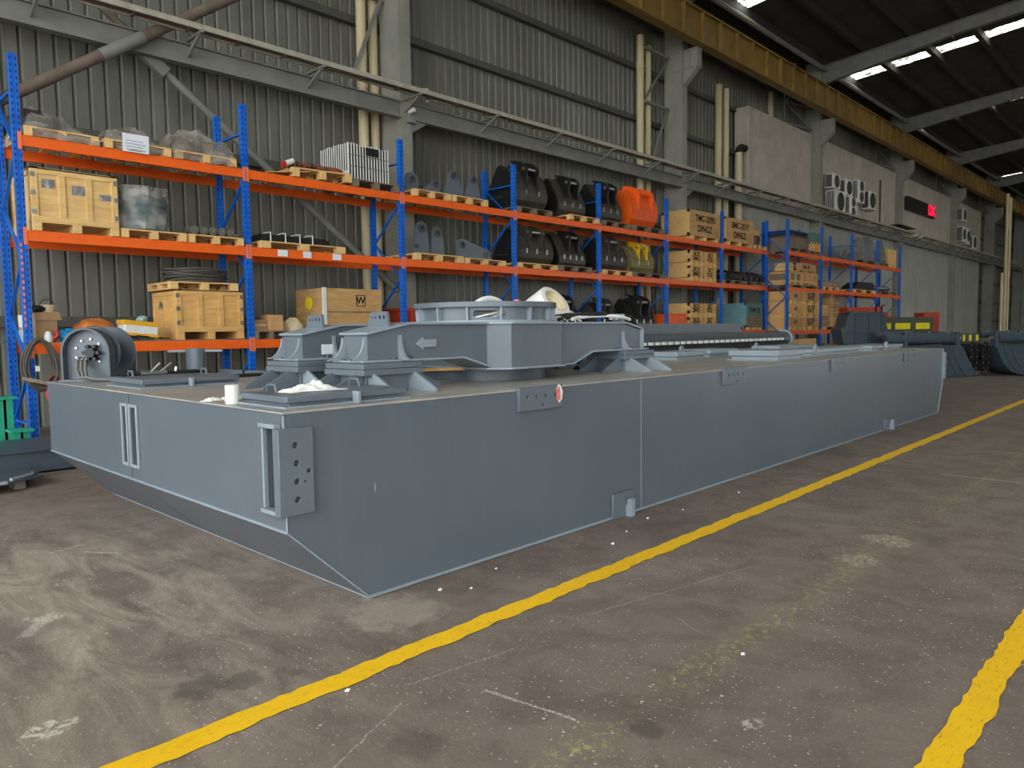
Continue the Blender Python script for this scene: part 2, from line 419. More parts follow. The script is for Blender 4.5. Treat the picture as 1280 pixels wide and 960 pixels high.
def tag(o, label=None, cat=None, group=None, kind=None):
    if label: o['label'] = label
    if cat: o['category'] = cat
    if group: o['group'] = group
    if kind: o['kind'] = kind
    return o
def thing(name, label, cat, loc=(0, 0, 0), group=None, rz=0.0):
    o = bpy.data.objects.new(name, None); COL.objects.link(o); o.empty_display_size = 0.1
    o.location = loc; o.rotation_euler = (0, 0, rz)
    return tag(o, label, cat, group)
def struct(o, label=None): return tag(o, label, kind='structure')
def kids(o): return [c for c in COL.objects if c.parent == o]
KID = {}
def copy_tree(o, loc=None, label=None, rz=None, parent=None, scale=None, group=None):
    c = o.copy(); COL.objects.link(c)
    if parent is not None: c.parent = parent
    if loc is not None: c.location = loc
    if rz is not None: c.rotation_euler = (0, 0, rz)
    if scale is not None: c.scale = scale
    if label: c['label'] = label
    if group: c['group'] = group
    for ch in list(o.children): copy_tree(ch, parent=c)
    return c
def arc(cx, cy, r, a0, a1, n=10, ry=None):
    ry = r if ry is None else ry
    return [(cx + r * math.cos(R(a0 + (a1 - a0) * i / n)), cy + ry * math.sin(R(a0 + (a1 - a0) * i / n))) for i in range(n + 1)]
def text(name, body, size, loc, rot, m, parent, sx=1.0, extrude=0.002):
    cu = bpy.data.curves.new(name, 'FONT'); cu.body = body; cu.size = size; cu.extrude = extrude
    cu.align_x = 'CENTER'; cu.align_y = 'CENTER'; cu.offset = size * 0.024
    t = bpy.data.objects.new('text', cu); COL.objects.link(t)
    bpy.context.view_layer.update()
    me = bpy.data.meshes.new_from_object(t.evaluated_get(bpy.context.evaluated_depsgraph_get()))
    bpy.data.objects.remove(t)
    M = Matrix.Translation(loc) @ Matrix(rot).to_4x4() @ Matrix.Diagonal((sx, 1, 1, 1))
    me.transform(M)
    r = parent
    while r.parent: r = r.parent
    me.transform(Matrix.Translation(-Vector(r.location)))
    me.materials.clear(); me.materials.append(m)
    o = bpy.data.objects.new(name, me); COL.objects.link(o); o.parent = parent
    return o
FACE_S = ((1, 0, 0), (0, 0, -1), (0, 1, 0))       # text that faces -Y
FACE_W = ((0, 0, -1), (-1, 0, 0), (0, 1, 0))      # text that faces -X


# ================================================================== SETTING
YW = 15.1
o = MB().box(-40, 95, -30, 15.2, -0.2, 0.0).build('floor', FLOOR); struct(o)
def painted_line(name, y0, y1, x0, x1, seed):
    rnd = random.Random(seed); n = int((x1 - x0) / 0.05); a = []; b = []
    for i in range(n + 1):
        x = x0 + (x1 - x0) * i / n
        w = 0.006 * math.sin(x * 9 + seed) + 0.004 * math.sin(x * 23)
        a.append((x, y0 + w + rnd.uniform(-0.008, 0.008))); b.append((x, y1 + w * 0.6 + rnd.uniform(-0.008, 0.008)))
    mb = MB()
    vs = [(x, y, 0.004) for x, y in a] + [(x, y, 0.004) for x, y in b]
    mb.add(vs, [(i, i + 1, n + 2 + i, n + 1 + i) for i in range(n)])
    o = mb.build(name, LINE)
    return struct(o)
painted_line('floor_line_marking', 2.795, 2.930, -3, 60, 1)
painted_line('floor_line_marking', 0.612, 0.732, -2, 40, 5)

# corrugated back wall
prof = []
x = -12.0; P = 0.27
while x < 92:
    prof += [(x, 0.0), (x + 0.195, 0.0), (x + 0.198, 0.06), (x + 0.225, 0.06)]
    x += P
mb = MB(); n = len(prof)
mb.add([(a, YW + b, 0) for a, b in prof] + [(a, YW + b, 14.4) for a, b in prof], [(i, i + 1, n + i + 1, n + i) for i in range(n - 1)])
struct(mb.build('wall_back', CLAD))
struct(MB().box(92, 92.2, -16, 15.2, 0, 16).build('wall_end', PAINTCEM))
struct(MB().box(5, 38, -16.2, -16, 0, 16.8).box(38, 62, -16.2, -16, 5.5, 16.8).box(62, 92.2, -16.2, -16, 0, 16.8).box(-12, 5, -16.2, -16, 8, 16.8).build('wall_front_unseen', PAINTCEM))  # unseen wall added to cut side light; gaps let daylight onto racks
# concrete office block built against the back wall
o = MB().box(29.3, 70.5, 14.35, 15.0, 6.72, 10.72).build('wall_upper_concrete', CEM, bevel=0.03); struct(o)
o = MB().box(29.3, 70.5, 14.40, 15.0, 0, 6.72).build('wall_lower_concrete', PAINTCEM); struct(o)

# columns with crane corbels
CX = [-1.55, 10.99, 23.5, 35.95, 48.45, 61.0, 73.6, 86.1]
for i, cx in enumerate(CX):
    mb = MB().box(cx, cx + 0.30, 14.03, 14.70, 0, 14.2)
    mb.box(cx - 0.015, cx + 0.315, 14.0, 14.03, 0, 14.2).box(cx - 0.015, cx + 0.315, 14.70, 14.73, 0, 14.2)
    if i > 1 or True:
        mb.prism([(14.0, 11.3), (13.42, 11.3), (13.42, 10.68), (14.0, 10.13)], cx + 0.02, cx + 0.28, 'x')
        mb.box(cx - 0.02, cx + 0.32, 13.42, 14.72, 11.29, 11.33)
        mb.box(cx - 0.02, cx + 0.32, 13.42, 14.72, 10.66, 10.70)
        mb.box(cx - 0.012, cx + 0.312, 13.70, 13.73, 10.68, 11.3)
    struct(mb.build('column', COLM))
# long tie beam in front of the columns
for i in range(len(CX) - 1):
    a, b = CX[i] + 0.3, CX[i + 1]
    mb = MB().box(a, b, 14.02, 14.05, 6.60, 6.96)
    mb.box(a, b, 13.94, 14.13, 6.945, 6.97).box(a, b, 13.94, 14.13, 6.59, 6.615)
    mb.prism([(a, 6.6), (a + 0.5, 6.6), (a, 6.3)], 14.0, 14.05, 'y')
    struct(mb.build('wall_beam', GALV))
# girts that carry the cladding
for z in (1.9, 3.55, 5.28, 7.1, 8.95, 10.7, 12.4):
    struct(MB().box(-12, 91, 14.93, 15.05, z - 0.13, z + 0.06).box(-12, 91, 14.90, 14.93, z - 0.13, z - 0.02).build('wall_beam', mat('girt_steel', (84, 84, 78), 0.6)))

# roof: shallow slope rising away from the back wall
def roof_z(y): return 14.12 + (14.0 - y) * 0.085
SKY = [(-9.4, 0.46), (3.4, 0.46), (15.6, 0.46), (27.7, 0.46), (39.7, 0.46), (51.4, 0.46), (63.2, 0.46), (75.5, 0.46)]
YP = [14.0 - 1.93 * k for k in range(0, 16)]
mb = MB(); xs = [-12.0]
for cx, hw in SKY: xs += [cx - hw, cx + hw]
xs.append(92.0)
def roof_piece(mb, x0, x1, y0, y1, th=0.06):
    mb.add([(x0, y0, roof_z(y0)), (x1, y0, roof_z(y0)), (x1, y1, roof_z(y1)), (x0, y1, roof_z(y1)),
            (x0, y0, roof_z(y0) + th), (x1, y0, roof_z(y0) + th), (x1, y1, roof_z(y1) + th), (x0, y1, roof_z(y1) + th)],
           [(0, 3, 2, 1), (4, 5, 6, 7), (0, 1, 5, 4), (1, 2, 6, 5), (2, 3, 7, 6), (3, 0, 4, 7)])
for i in range(0, len(xs), 2): roof_piece(mb, xs[i], xs[i + 1], 15.3, -16.0)
for i in range(1, len(xs) - 1, 2): roof_piece(mb, xs[i], xs[i + 1], 15.3, 13.95)
struct(mb.build('ceiling', ROOFM))
SKYM, sk = new_mat('skylight_sheet', 0.5)
_v = sk.coords(); _n = sk.noise(sk.scaled(_v, (2.2, 0.8, 1)), 2.6, 5, 0.75)
sk.b.inputs['Base Color'].default_value = srgb(225, 230, 218)
sk.l(sk.mix(sk.ramp(_n, 0.36, 0.60), srgb(120, 122, 100), srgb(250, 252, 240)), sk.b.inputs['Emission Color'])
_m = sk.n('ShaderNodeMapRange'); _m.inputs[1].default_value = 0.44; _m.inputs[2].default_value = 0.66; _m.inputs[3].default_value = 0.25; _m.inputs[4].default_value = 10.0
sk.l(_n, _m.inputs[0]); sk.l(_m.outputs[0], sk.b.inputs['Emission Strength'])
k = 1
for cx, hw in SKY:
    for j in range(len(YP) - 1):
        mb = MB(); roof_piece(mb, cx - hw, cx + hw, YP[j] - 0.12, YP[j + 1] + 0.12, 0.04)
        struct(mb.build('window_%d' % k, SKYM)); k += 1
        mb = MB()
for j, y in enumerate(YP):
    z = roof_z(y)
    struct(MB().box(-12, 92, y - 0.11, y + 0.11, z - 0.30, z + 0.02).build('roof_beam', PURL))
for cx in CX:
    c = cx + 0.15
    mb = MB()
    zb = lambda y: roof_z(y) - 0.30
    for (h0, h1) in ((0, 0),):
        mb.prism([(14.0, zb(14.0)), (-16, zb(-16)), (-16, zb(-16) - 0.5), (8.6, zb(8.6) - 0.52), (14.0, zb(14.0) - 0.85)], c - 0.02, c + 0.02, 'x')
        mb.prism([(14.0, zb(14.0)), (-16, zb(-16)), (-16, zb(-16) - 0.03), (14.0, zb(14.0) - 0.03)], c - 0.13, c + 0.13, 'x')
        mb.prism([(8.6, zb(8.6) - 0.49), (-16, zb(-16) - 0.47), (-16, zb(-16) - 0.50), (8.6, zb(8.6) - 0.52)], c - 0.13, c + 0.13, 'x')
        mb.prism([(14.0, zb(14.0) - 0.82), (8.6, zb(8.6) - 0.49), (8.6, zb(8.6) - 0.52), (14.0, zb(14.0) - 0.85)], c - 0.13, c + 0.13, 'x')
        for y in (8.6, 11.2): mb.box(c - 0.12, c + 0.12, y - 0.02, y + 0.02, zb(y) - 0.6, zb(y))
    struct(mb.build('roof_beam', GALV))
# eaves strut along the top of the columns
struct(MB().cyl((-12, 13.85, 13.62), (91, 13.85, 13.62), 0.11, 10).build('roof_beam', GALV))

# ================================================================== STEELWORK, PIPES, TRAY
g = thing('crane_girder', 'yellow steel crane runway girder carried high on the column corbels', 'girder', (-12, 13.35, 11.33))
mb = MB().box(-12, 90, 13.31, 13.34, 11.33, 12.45)
mb.box(-12, 90, 13.16, 13.52, 12.40, 12.45).box(-12, 90, 13.16, 13.52, 11.335, 11.38); mb.build('web', YGIRD, g)
x = -11.5
while x < 89.5:
    MB().box(x, x + 0.03, 13.17, 13.31, 11.38, 12.40).build('stiffener', YGIRD, g); x += 1.25
MB().box(-12, 90, 13.30, 13.37, 12.45, 12.55).build('crane_rail', GALV, g)

t = thing('cable_tray', 'long pale ladder cable tray running along the columns above the racks', 'cable tray', (-12, 13.6, 7.1))
mb = MB().box(-12, 80, 13.38, 13.42, 7.05, 7.15).box(-12, 80, 13.66, 13.70, 7.05, 7.15); mb.build('side_rail', mat('tray_rail', (170, 164, 146), 0.55), t)
x = -11.8
while x < 79.5:
    MB().box(x, x + 0.05, 13.40, 13.68, 7.05, 7.08).build('rung', BROWNP, t); x += 0.93
for cx in [c + q for c in CX[:-1] for q in (0.1, 2.6, 5.1, 7.6, 10.1)]:
    MB().bar((cx, 14.0, 6.75), (cx, 13.45, 7.0), 0.05, 0.05).box(cx - 0.025, cx + 0.025, 13.34, 14.02, 7.00, 7.05).build('bracket', GALV, t)
rnd = random.Random(3)
for k in range(3):
    pts = [(x, 13.47 + 0.08 * k + 0.02 * math.sin(x * 1.3 + k), 7.10 + 0.010 * math.sin(x * 2.1 + k * 2)) for x in [-12 + 0.9 * i for i in range(100)]]
    MB().tube(pts, 0.022, 6).build('cable', [mat('red_cable', (120, 60, 44), 0.6), CABLE, BROWNP][k], t)

b = thing('brace_pipe', 'thick brown brace pipe climbing behind the first blue rack post', 'brace', (0.2, 14.35, 3.2))
MB().cyl((-1.1, 13.84, 2.40), (9.9, 13.84, 10.12), 0.095, 14).build('pipe', BROWNP, b)
MB().cyl((4.5, 13.84, 6.33), (5.2, 13.84, 6.82), 0.105, 14).build('sleeve', GALV, b)
b = thing('brace_pipe', 'slim grey brace pipe slanting down behind the yellow-dot crate', 'brace', (5.0, 14.25, 7.1))
MB().cyl((5.32, 14.22, 6.72), (10.9, 14.22, 2.62), 0.075, 14).build('pipe', GALV, b)
MB().obox((5.5, 14.17, 6.55), (0.5, 0.12, 0.22), Matrix.Rotation(R(37), 3, 'Y')).build('end_plate', GALV, b)
b = thing('brace_pipe', 'short dark brace arm above the tie beam near the roof edge', 'brace', (4.9, 14.3, 7.1))
MB().cyl((5.1, 14.22, 6.98), (1.0, 14.22, 10.1), 0.07, 14).build('pipe', BROWNP, b)

def drain(label, x, y, z0, z1, r=0.11, joints=(), elbow=None):
    t = thing('drain_pipe', label, 'pipe', (x, y, z0), group=None)
    MB().cyl((x, y, z0), (x, y, z1), r, 16).build('pipe', PVC, t)
    for z in joints: MB().cyl((x, y, z - 0.12), (x, y, z + 0.12), r + 0.018, 16).build('coupling', PVC, t)
    if elbow:
        pts = [(x, y, z1)] + [(x + 0.25 * (1 - math.cos(a)), y + 0.0, z1 + 0.25 * math.sin(a)) for a in [R(15 * i) for i in range(1, 7)]] + [(x + 0.75, y, z1 + 0.25)]
        MB().tube(pts, r, 14).build('elbow', DARKHOLE, t)
    return t
drain('cream drain pipe nearest the yellow-dot crate, beside the first column', 10.42, 14.7, 0, 14.0, 0.12, (7.4,))
drain('cream drain pipe tight against the first column behind the white slatted crate', 10.80, 14.78, 0, 14.0, 0.11, (7.3,))
drain('cream drain pipe with wide joint before the second column', 21.9, 14.7, 0, 11.6, 0.13, (6.2, 10.6))
drain('thinner cream drain pipe touching the second column bracket', 22.45, 14.75, 0, 11.4, 0.11, (8.1,))
drain('tall cream drain pipe on the cladding before the concrete block', 27.4, 14.7, 0, 11.2, 0.14, (7.4,))
drain('tall cream drain pipe closest to the corner of the concrete block', 28.1, 14.75, 0, 11.2, 0.13, (7.4,))
drain('short cream drain pipe with dark elbow entering the concrete block', 28.75, 14.5, 0, 8.75, 0.14, (6.4,), True)
drain('stub of cream vent pipe rising from the roof of the concrete block', 32.6, 14.95, 10.72, 12.1, 0.12)
drain('shortest white standpipe by the far red tool cabinet', 61.8, 11.2, 0, 5.2, 0.10)
drain('middle white standpipe of the three by the far wall', 64.0, 11.4, 0, 11.0, 0.10)
drain('farthest tall white standpipe of the three by the far wall', 66.2, 11.6, 0, 11.0, 0.10)

def cross_arms(name_label, x0, x1, y):
    t = thing('pipe_bracket', name_label, 'bracket', (x0, y, 6.0))
    mb = MB()
    for z in (6.9, 9.4, 11.2):
        mb.bar((x0, y, z), (x1, y, z), 0.07, 0.09)
    mb.bar((x0 + 0.2, y, 6.9), (x1 - 0.1, y, 9.4), 0.05, 0.08); mb.bar((x0 + 0.1, y, 9.6), (x1, y, 11.2), 0.05, 0.08)
    mb.build('bracing', GALV, t)
cross_arms('grey lattice bracing tying cream pipes to the second column', 21.95, 23.5, 14.55)
cross_arms('grey lattice bracing tying cream pipes to the first column', 9.6, 10.99, 14.55)
for k, cx in enumerate(CX[3:7]):
    t = thing('pipe_bracket', 'dark lattice bracket under the crane girder at the ' + ['third', 'fourth', 'fifth', 'sixth'][k] + ' column from the near end', 'bracket', (cx - 2, 14.8, 11.0))
    mb = MB()
    for z in (10.95, 11.9, 13.3): mb.bar((cx - 2.3, 14.75, z), (cx, 14.4, z), 0.07, 0.08)
    mb.bar((cx - 2.3, 14.75, 11.9), (cx - 0.2, 14.4, 10.95), 0.06, 0.07); mb.bar((cx - 2.3, 14.75, 11.9), (cx - 0.2, 14.4, 13.3), 0.06, 0.07)
    mb.bar((cx - 2.3, 14.75, 10.8), (cx - 2.3, 14.75, 13.5), 0.08, 0.08)
    mb.build('bracing', GALV, t)
# roof-level duct seen over the girder
t = thing('duct', 'grey round duct lying above the yellow crane girder', 'duct', (25, 14.3, 12.9))
MB().cyl((26, 14.3, 12.95), (34.3, 14.3, 12.75), 0.16, 14).build('pipe', GALV, t); MB().cyl((33.5, 14.3, 12.9), (33.5, 14.3, 13.4), 0.1, 12).build('outlet', GALV, t)

# air conditioners on the concrete block
def aircon(label, x0, x1, y0, y1, z0, z1, two=False):
    t = thing('air_conditioner', label, 'air conditioner', ((x0 + x1) / 2, y0, z0), group='outdoor units on the concrete wall')
    MB().box(x0, x1, y0, y1, z0, z1).build('casing', WHITE, t, bevel=0.02)
    w = x1 - x0; h = z1 - z0
    mb = MB()
    for i in range(6): mb.box(x0 - 0.015, x0, y0 + 0.06 + i * (y1 - y0 - 0.1) / 6, y0 + 0.06 + i * (y1 - y0 - 0.1) / 6 + 0.035, z0 + 0.06, z1 - 0.06)
    mb.build('side_grille', DARKHOLE, t)
    cs = [(z0 + h * 0.5, min(h, w) * 0.42)] if not two else [(z0 + h * 0.27, h * 0.22), (z0 + h * 0.75, h * 0.22)]
    for z, r in cs:
        cxm = x0 + w * 0.5
        f = MB().cyl((cxm, y0 - 0.012, z), (cxm, y0 - 0.002, z), r, 24).build('fan_guard', DARKHOLE, t)
        mb = MB()
        for q in range(1, 4): mb.tube([(cxm + r * q / 3 * math.cos(a), y0 - 0.02, z + r * q / 3 * math.sin(a)) for a in [2 * math.pi * i / 20 for i in range(20)]], 0.012, 5, True)
        mb.build('guard_ring', mat('guard_grey', (110, 108, 100), 0.6), f)
    mb = MB()
    for x in (x0 + 0.12 * w, x1 - 0.12 * w): mb.box(x - 0.03, x + 0.03, y0 + 0.02, 14.36, z0 - 0.05, z0)
    mb.build('mount', GALV, t)
    return t
aircon('largest white outdoor air conditioner with one big fan, just above the cable tray', 37.2, 38.6, 13.72, 14.2, 7.20, 8.25)
aircon('white outdoor unit directly on top of the largest air conditioner', 37.2, 38.2, 13.85, 14.25, 8.35, 9.05)
aircon('second white outdoor unit from the column in the upper row', 38.9, 39.9, 13.85, 14.25, 8.2, 9.0)
aircon('white twin-fan outdoor unit in the middle of the upper row', 40.4, 41.4, 13.75, 14.25, 8.0, 9.15, True)
aircon('last white outdoor unit of the upper row, farthest from the column', 42.4, 43.4, 13.85, 14.25, 7.9, 8.85)
aircon('white twin-fan outdoor unit low behind the largest air conditioner', 39.4, 40.4, 13.8, 14.25, 7.15, 8.2, True)
aircon('small white outdoor unit alone beyond the red display sign', 62.3, 63.5, 13.85, 14.3, 9.2, 10.1)
aircon('tall white outdoor unit below the lone far one', 62.5, 63.4, 13.85, 14.3, 7.7, 8.8)
aircon('white outdoor unit touching the tall far one', 63.7, 64.6, 13.85, 14.3, 7.6, 8.8)
aircon('farthest small white outdoor unit, resting near the tray', 65.6, 66.8, 13.85, 14.3, 7.4, 8.4)
t = thing('led_sign', 'long black display sign with glowing red letters on concrete wall', 'sign', (50.3, 14.2, 8.8))
MB().box(50.2, 56.2, 14.12, 14.34, 8.72, 9.55).build('housing', BLACK, t, bevel=0.02)
MB().box(54.35, 56.1, 14.10, 14.125, 8.78, 9.48).build('display', mat('display_panel', (60, 6, 14), 0.4, emit=((120, 0, 20), 0.25)), t)
text('lettering', 'DX', 0.92, (55.25, 14.09, 9.13), FACE_S, LEDR, t, 1.15, 0.004)
t = thing('conduit', 'thin dark conduit rising on the concrete wall before the fourth column', 'pipe', (45.3, 14.3, 7.2))
MB().cyl((45.6, 14.31, 6.7), (45.6, 14.31, 9.9), 0.045, 8).build('pipe', CABLE, t)
o = MB().box(45.5, 48.6, 13.2, 14.0, 7.27, 7.31).build('steel_sheet', BLACK); tag(o, 'flat dark steel sheet lying across the cable tray at the fourth column', 'sheet')
for k, x in enumerate((48.9, 50.0)):
    t = thing('flood_lamp', ['small white flood lamp under the tray, first past the fourth column', 'small white flood lamp under the tray, second past the fourth column'][k], 'lamp', (x, 13.6, 6.95))
    MB().lathe([(0.02, 0), (0.1, 0.02), (0.17, 0.12), (0.16, 0.16), (0, 0.16)], (x, 13.35, 6.85), 16).build('shade', WHITE, t)
    MB().box(x - 0.02, x + 0.02, 13.33, 13.37, 7.0, 7.15).build('arm', GALV, t)
t = thing('security_camera', 'small white camera box on the first column by the cable tray', 'camera', (11.4, 13.6, 6.9))
MB().box(11.12, 11.32, 13.86, 14.0, 6.50, 6.68).build('junction_box', GALV, t, bevel=0.01); MB().cyl((11.2, 13.78, 6.78), (11.2, 13.95, 6.75), 0.05, 12).build('body', WHITE, t)
MB().tube([(11.2, 13.98, 7.0), (11.55, 13.95, 7.35), (11.75, 13.95, 7.4), (11.75, 13.95, 7.1)], 0.04, 6).build('bracket', PVC, t)

# ================================================================== PONTOON BARGE
ZD = 1.176
B = thing('pontoon_barge', 'long grey steel pontoon barge with raked bow standing on the shop floor', 'barge', (8.6, 5.85, 0))
prof = [(2.0, ZD - 0.012), (2.0, 0.511), (2.525, 0.003), (14.96, 0.003), (15.22, 0.545), (15.22, ZD - 0.012)]
h1 = MB().prism(prof, 3.635, 5.925, 'y').build('hull', HULL, B)
h2 = MB().prism(prof, 5.94, 8.06, 'y').build('hull', HULL, B)
cut(h1, MB().box(1.9, 2.16, 3.662, 3.815, 0.63, 1.085).move((-8.6, -5.85, 0)))
cut(h1, MB().box(1.9, 2.12, 5.775, 5.895, 0.635, 1.065).move((-8.6, -5.85, 0)))
cut(h2, MB().box(1.9, 2.12, 5.975, 6.06, 0.635, 1.065).move((-8.6, -5.85, 0)))
for a, b_ in ((3.628, 5.928), (5.937, 8.067)):
    MB().box(1.99, 15.23, a, b_, ZD - 0.012, ZD).build('deck_plate', DECK, B, bevel=0.004)
def rim(y0, y1, z0, z1, w=0.025, t=0.018):
    mb = MB()
    mb.box(2.0 - t, 2.0, y0 - w, y0, z0 - w, z1 + w).box(2.0 - t, 2.0, y1, y1 + w, z0 - w, z1 + w)
    mb.box(2.0 - t, 2.0, y0, y1, z1, z1 + w).box(2.0 - t, 2.0, y0, y1, z0 - w, z0)
    return mb.build('pocket_rim', GREYL, B, bevel=0.004)
rim(5.775, 5.895, 0.635, 1.065); rim(5.975, 6.06, 0.635, 1.065)
mb = MB().box(1.955, 2.0, 3.662, 3.84, 1.085, 1.11).box(1.955, 2.0, 3.662, 3.84, 0.605, 0.63).box(1.97, 2.0, 3.815, 3.835, 0.63, 1.085)
mb.build('pocket_rim', GREYL, B, bevel=0.004)

def holed_plate(name, x0, x1, y0, y1, z0, z1, holes, m, parent, bevel=0.006):
    ox, oy, oz = B.location
    o = MB().box(x0, x1, y0, y1, z0, z1).build(name, m, parent)
    c = MB()
    for hx, hz, r in holes: c.cyl((hx - ox, y0 - 0.05 - oy, hz), (hx - ox, y0 + (y1 - y0) * 0.8 - oy, hz), r, 16)
    cut(o, c)
    b = o.modifiers.new('bevel', 'BEVEL'); b.width = 0.003; b.segments = 1; b.limit_method = 'ANGLE'; b.angle_limit = R(60)
    return o
holed_plate('corner_plate', 1.945, 2.155, 3.595, 3.66, 0.61, 1.09,
            [(2.045, 0.995, 0.017), (2.05, 0.895, 0.017), (2.05, 0.795, 0.017), (2.05, 0.695, 0.017), (2.125, 0.845, 0.013), (2.10, 0.79, 0.006)], GREY, B)
lp = []
for i, (x0, x1) in enumerate(((3.83, 4.312), (6.875, 7.365), (9.787, 10.19), (12.89, 13.36))):
    d = (x1 - x0)
    o = holed_plate('lifting_plate', x0, x1, 3.60, 3.632, 1.015, 1.19,
                    [(x0 + d * f, 1.115, 0.014) for f in (0.18, 0.39, 0.60, 0.83)] + [(x0 + d * 0.52, 1.05, 0.009)], GREY, B)
    lp.append(o)
mb = MB(); rnd = random.Random(4)
pts = [(4.262 + 0.024 * math.cos(a) * rnd.uniform(0.8, 1.3), 1.118 + 0.058 * math.sin(a) * rnd.uniform(0.85, 1.2)) for a in [2 * math.pi * i / 18 for i in range(18)]]
mb.prism(pts, 3.5985, 3.6005, 'y'); o = mb.build('peeling_label', PINK, lp[0]); o['label'] = 'torn pink label'
pts = [(4.272 + 0.034 * math.cos(a) * rnd.uniform(0.8, 1.25), 1.122 + 0.075 * math.sin(a) * rnd.uniform(0.8, 1.1)) for a in [2 * math.pi * i / 22 for i in range(22)]]
MB().prism(pts, 3.5992, 3.6004, 'y').build('label_backing', WHITE, lp[0])
for x0, x1, z in ((4.968, 5.262, 0.218), (11.915, 12.29, 0.18)):
    k = MB().box(x0, x1, 3.605, 3.632, 0.004, z).build('hook_plate', GREY, B, bevel=0.005)
    hx = x0 + (x1 - x0) * 0.62
    hook = [(3.52, 0.02), (3.632, 0.02), (3.632, 0.075), (3.60, 0.09), (3.585, 0.115), (3.575, 0.16), (3.55, 0.175), (3.52, 0.165)]
    MB().prism([(3.545, 0.004), (3.632, 0.004), (3.632, 0.08), (3.61, 0.085), (3.595, 0.11), (3.59, 0.15), (3.57, 0.16), (3.545, 0.155)], hx, hx + 0.05, 'x').build('hook', GREYL, k)
mb = MB().box(5.420, 5.425, 3.631, 3.636, 0.01, ZD - 0.02)
mb.build('weld_seam', GREYL, B)
mb = MB()
for yy in ((3.635, 8.06),):
    mb.tube([(2.0, 3.63, 0.511), (2.0, 8.06, 0.511)], 0.009, 6).tube([(2.525, 3.63, 0.012), (2.525, 8.06, 0.012)], 0.012, 6)
mb.tube([(2.525, 3.632, 0.012), (14.96, 3.632, 0.012)], 0.011, 6).tube([(14.96, 3.632, 0.012), (15.22, 3.632, 0.545), (15.22, 3.632, ZD - 0.02)], 0.011, 6)
mb.tube([(2.0, 3.633, ZD - 0.02), (2.0, 3.633, 0.511), (2.525, 3.633, 0.012)], 0.006, 6)
mb.build('edge_bead', GREYL, B)
mb = MB().box(15.16, 15.26, 3.59, 3.64, 0.62, 1.10)
for z in (0.68, 0.8, 0.92, 1.04): mb.cyl((15.21, 3.58, z), (15.21, 3.60, z), 0.03, 10)
mb.build('stern_plate', GREYL, B)
MB().box(13.3, 13.34, 3.6, 3.635, 1.0, 1.15).box(12.96, 13.0, 3.6, 3.635, 1.0, 1.18).build('lug', GREYL, B)

def hatch(x0, x1, y0, y1, h, handles=(), lugs=(), m=GREY, lidm=GREY, lip=True):
    c = MB().box(x0, x1, y0, y1, ZD, ZD + h * 0.42)
    o = c.build('hatch', m, B, bevel=0.005)
    MB().box(x0 - 0.03, x1 + 0.03, y0 - 0.03, y1 + 0.03, ZD + h * 0.42, ZD + h).build('hatch_lid', m if lidm is None else lidm, o, bevel=0.008)
    MB().box(x0 - 0.05, x1 + 0.05, y0 - 0.05, y1 + 0.05, ZD, ZD + 0.012).build('coaming', GREYL, o, bevel=0.003)
    for hx, hy, along in handles:
        d = (0.06, 0) if along == 'x' else (0, 0.06)
        z = ZD + h
        MB().tube([(hx - d[0], hy - d[1], z), (hx - d[0] * 0.75, hy - d[1] * 0.75, z + 0.045), (hx + d[0] * 0.75, hy + d[1] * 0.75, z + 0.045), (hx + d[0], hy + d[1], z)], 0.009, 8).build('handle', GREY, o)
    for lx, ly in lugs:
        MB().prism([(lx - 0.012, 0), (lx + 0.012, 0), (lx + 0.012, 0.075), (lx - 0.012, 0.075)], ly - 0.03, ly + 0.03, 'y').move((0, 0, ZD)).build('hinge_lug', GREYL, o, bevel=0.004)
    return o
hatch(2.13, 2.92, 3.80, 4.30, 0.07, ((2.22, 4.16, 'y'), (2.83, 4.18, 'y')), ((2.55, 3.745),))
hatch(2.2, 2.95, 6.17, 6.85, 0.075, ((2.3, 6.75, 'y'), (2.88, 6.62, 'y')), ((2.55, 6.11),))
eyes = []
def eye(x, y, z, r=0.06):
    eyes.append((x, y, z, r))
    o = MB().tube([(x + r * math.cos(a), y, z + r * math.sin(a)) for a in [2 * math.pi * i / 20 for i in range(20)]], 0.02, 8, True)
    o.prism([(x - 0.16, ZD + 0.01), (x + 0.03, ZD + 0.01), (x, z - r), (x - 0.05, z - r)], y - 0.012, y + 0.012, 'y')
    return o.build('lifting_eye', GREYL, B)
for (x0, x1, y0, y1, h) in ((9.0, 9.75, 4.00, 4.62, 0.13), (10.6, 12.5, 4.2, 4.7, 0.10), (8.6, 9.3, 5.2, 5.65, 0.11), (9.75, 10.55, 5.35, 5.75, 0.11), (12.0, 13.5, 5.3, 5.75, 0.11),
                            (13.1, 14.7, 4.2, 4.75, 0.09), (11.0, 12.6, 6.9, 7.2, 0.06)):
    hatch(x0, x1, y0, y1, h, m=GREYL, lidm=GREYL)
for x, y, z, r in ((10.35, 4.05, 1.27, 0.055), (13.7, 4.15, 1.26, 0.05), (9.9, 5.9, 1.28, 0.04), (12.1, 5.75, 1.27, 0.05)): eye(x, y, z, r)
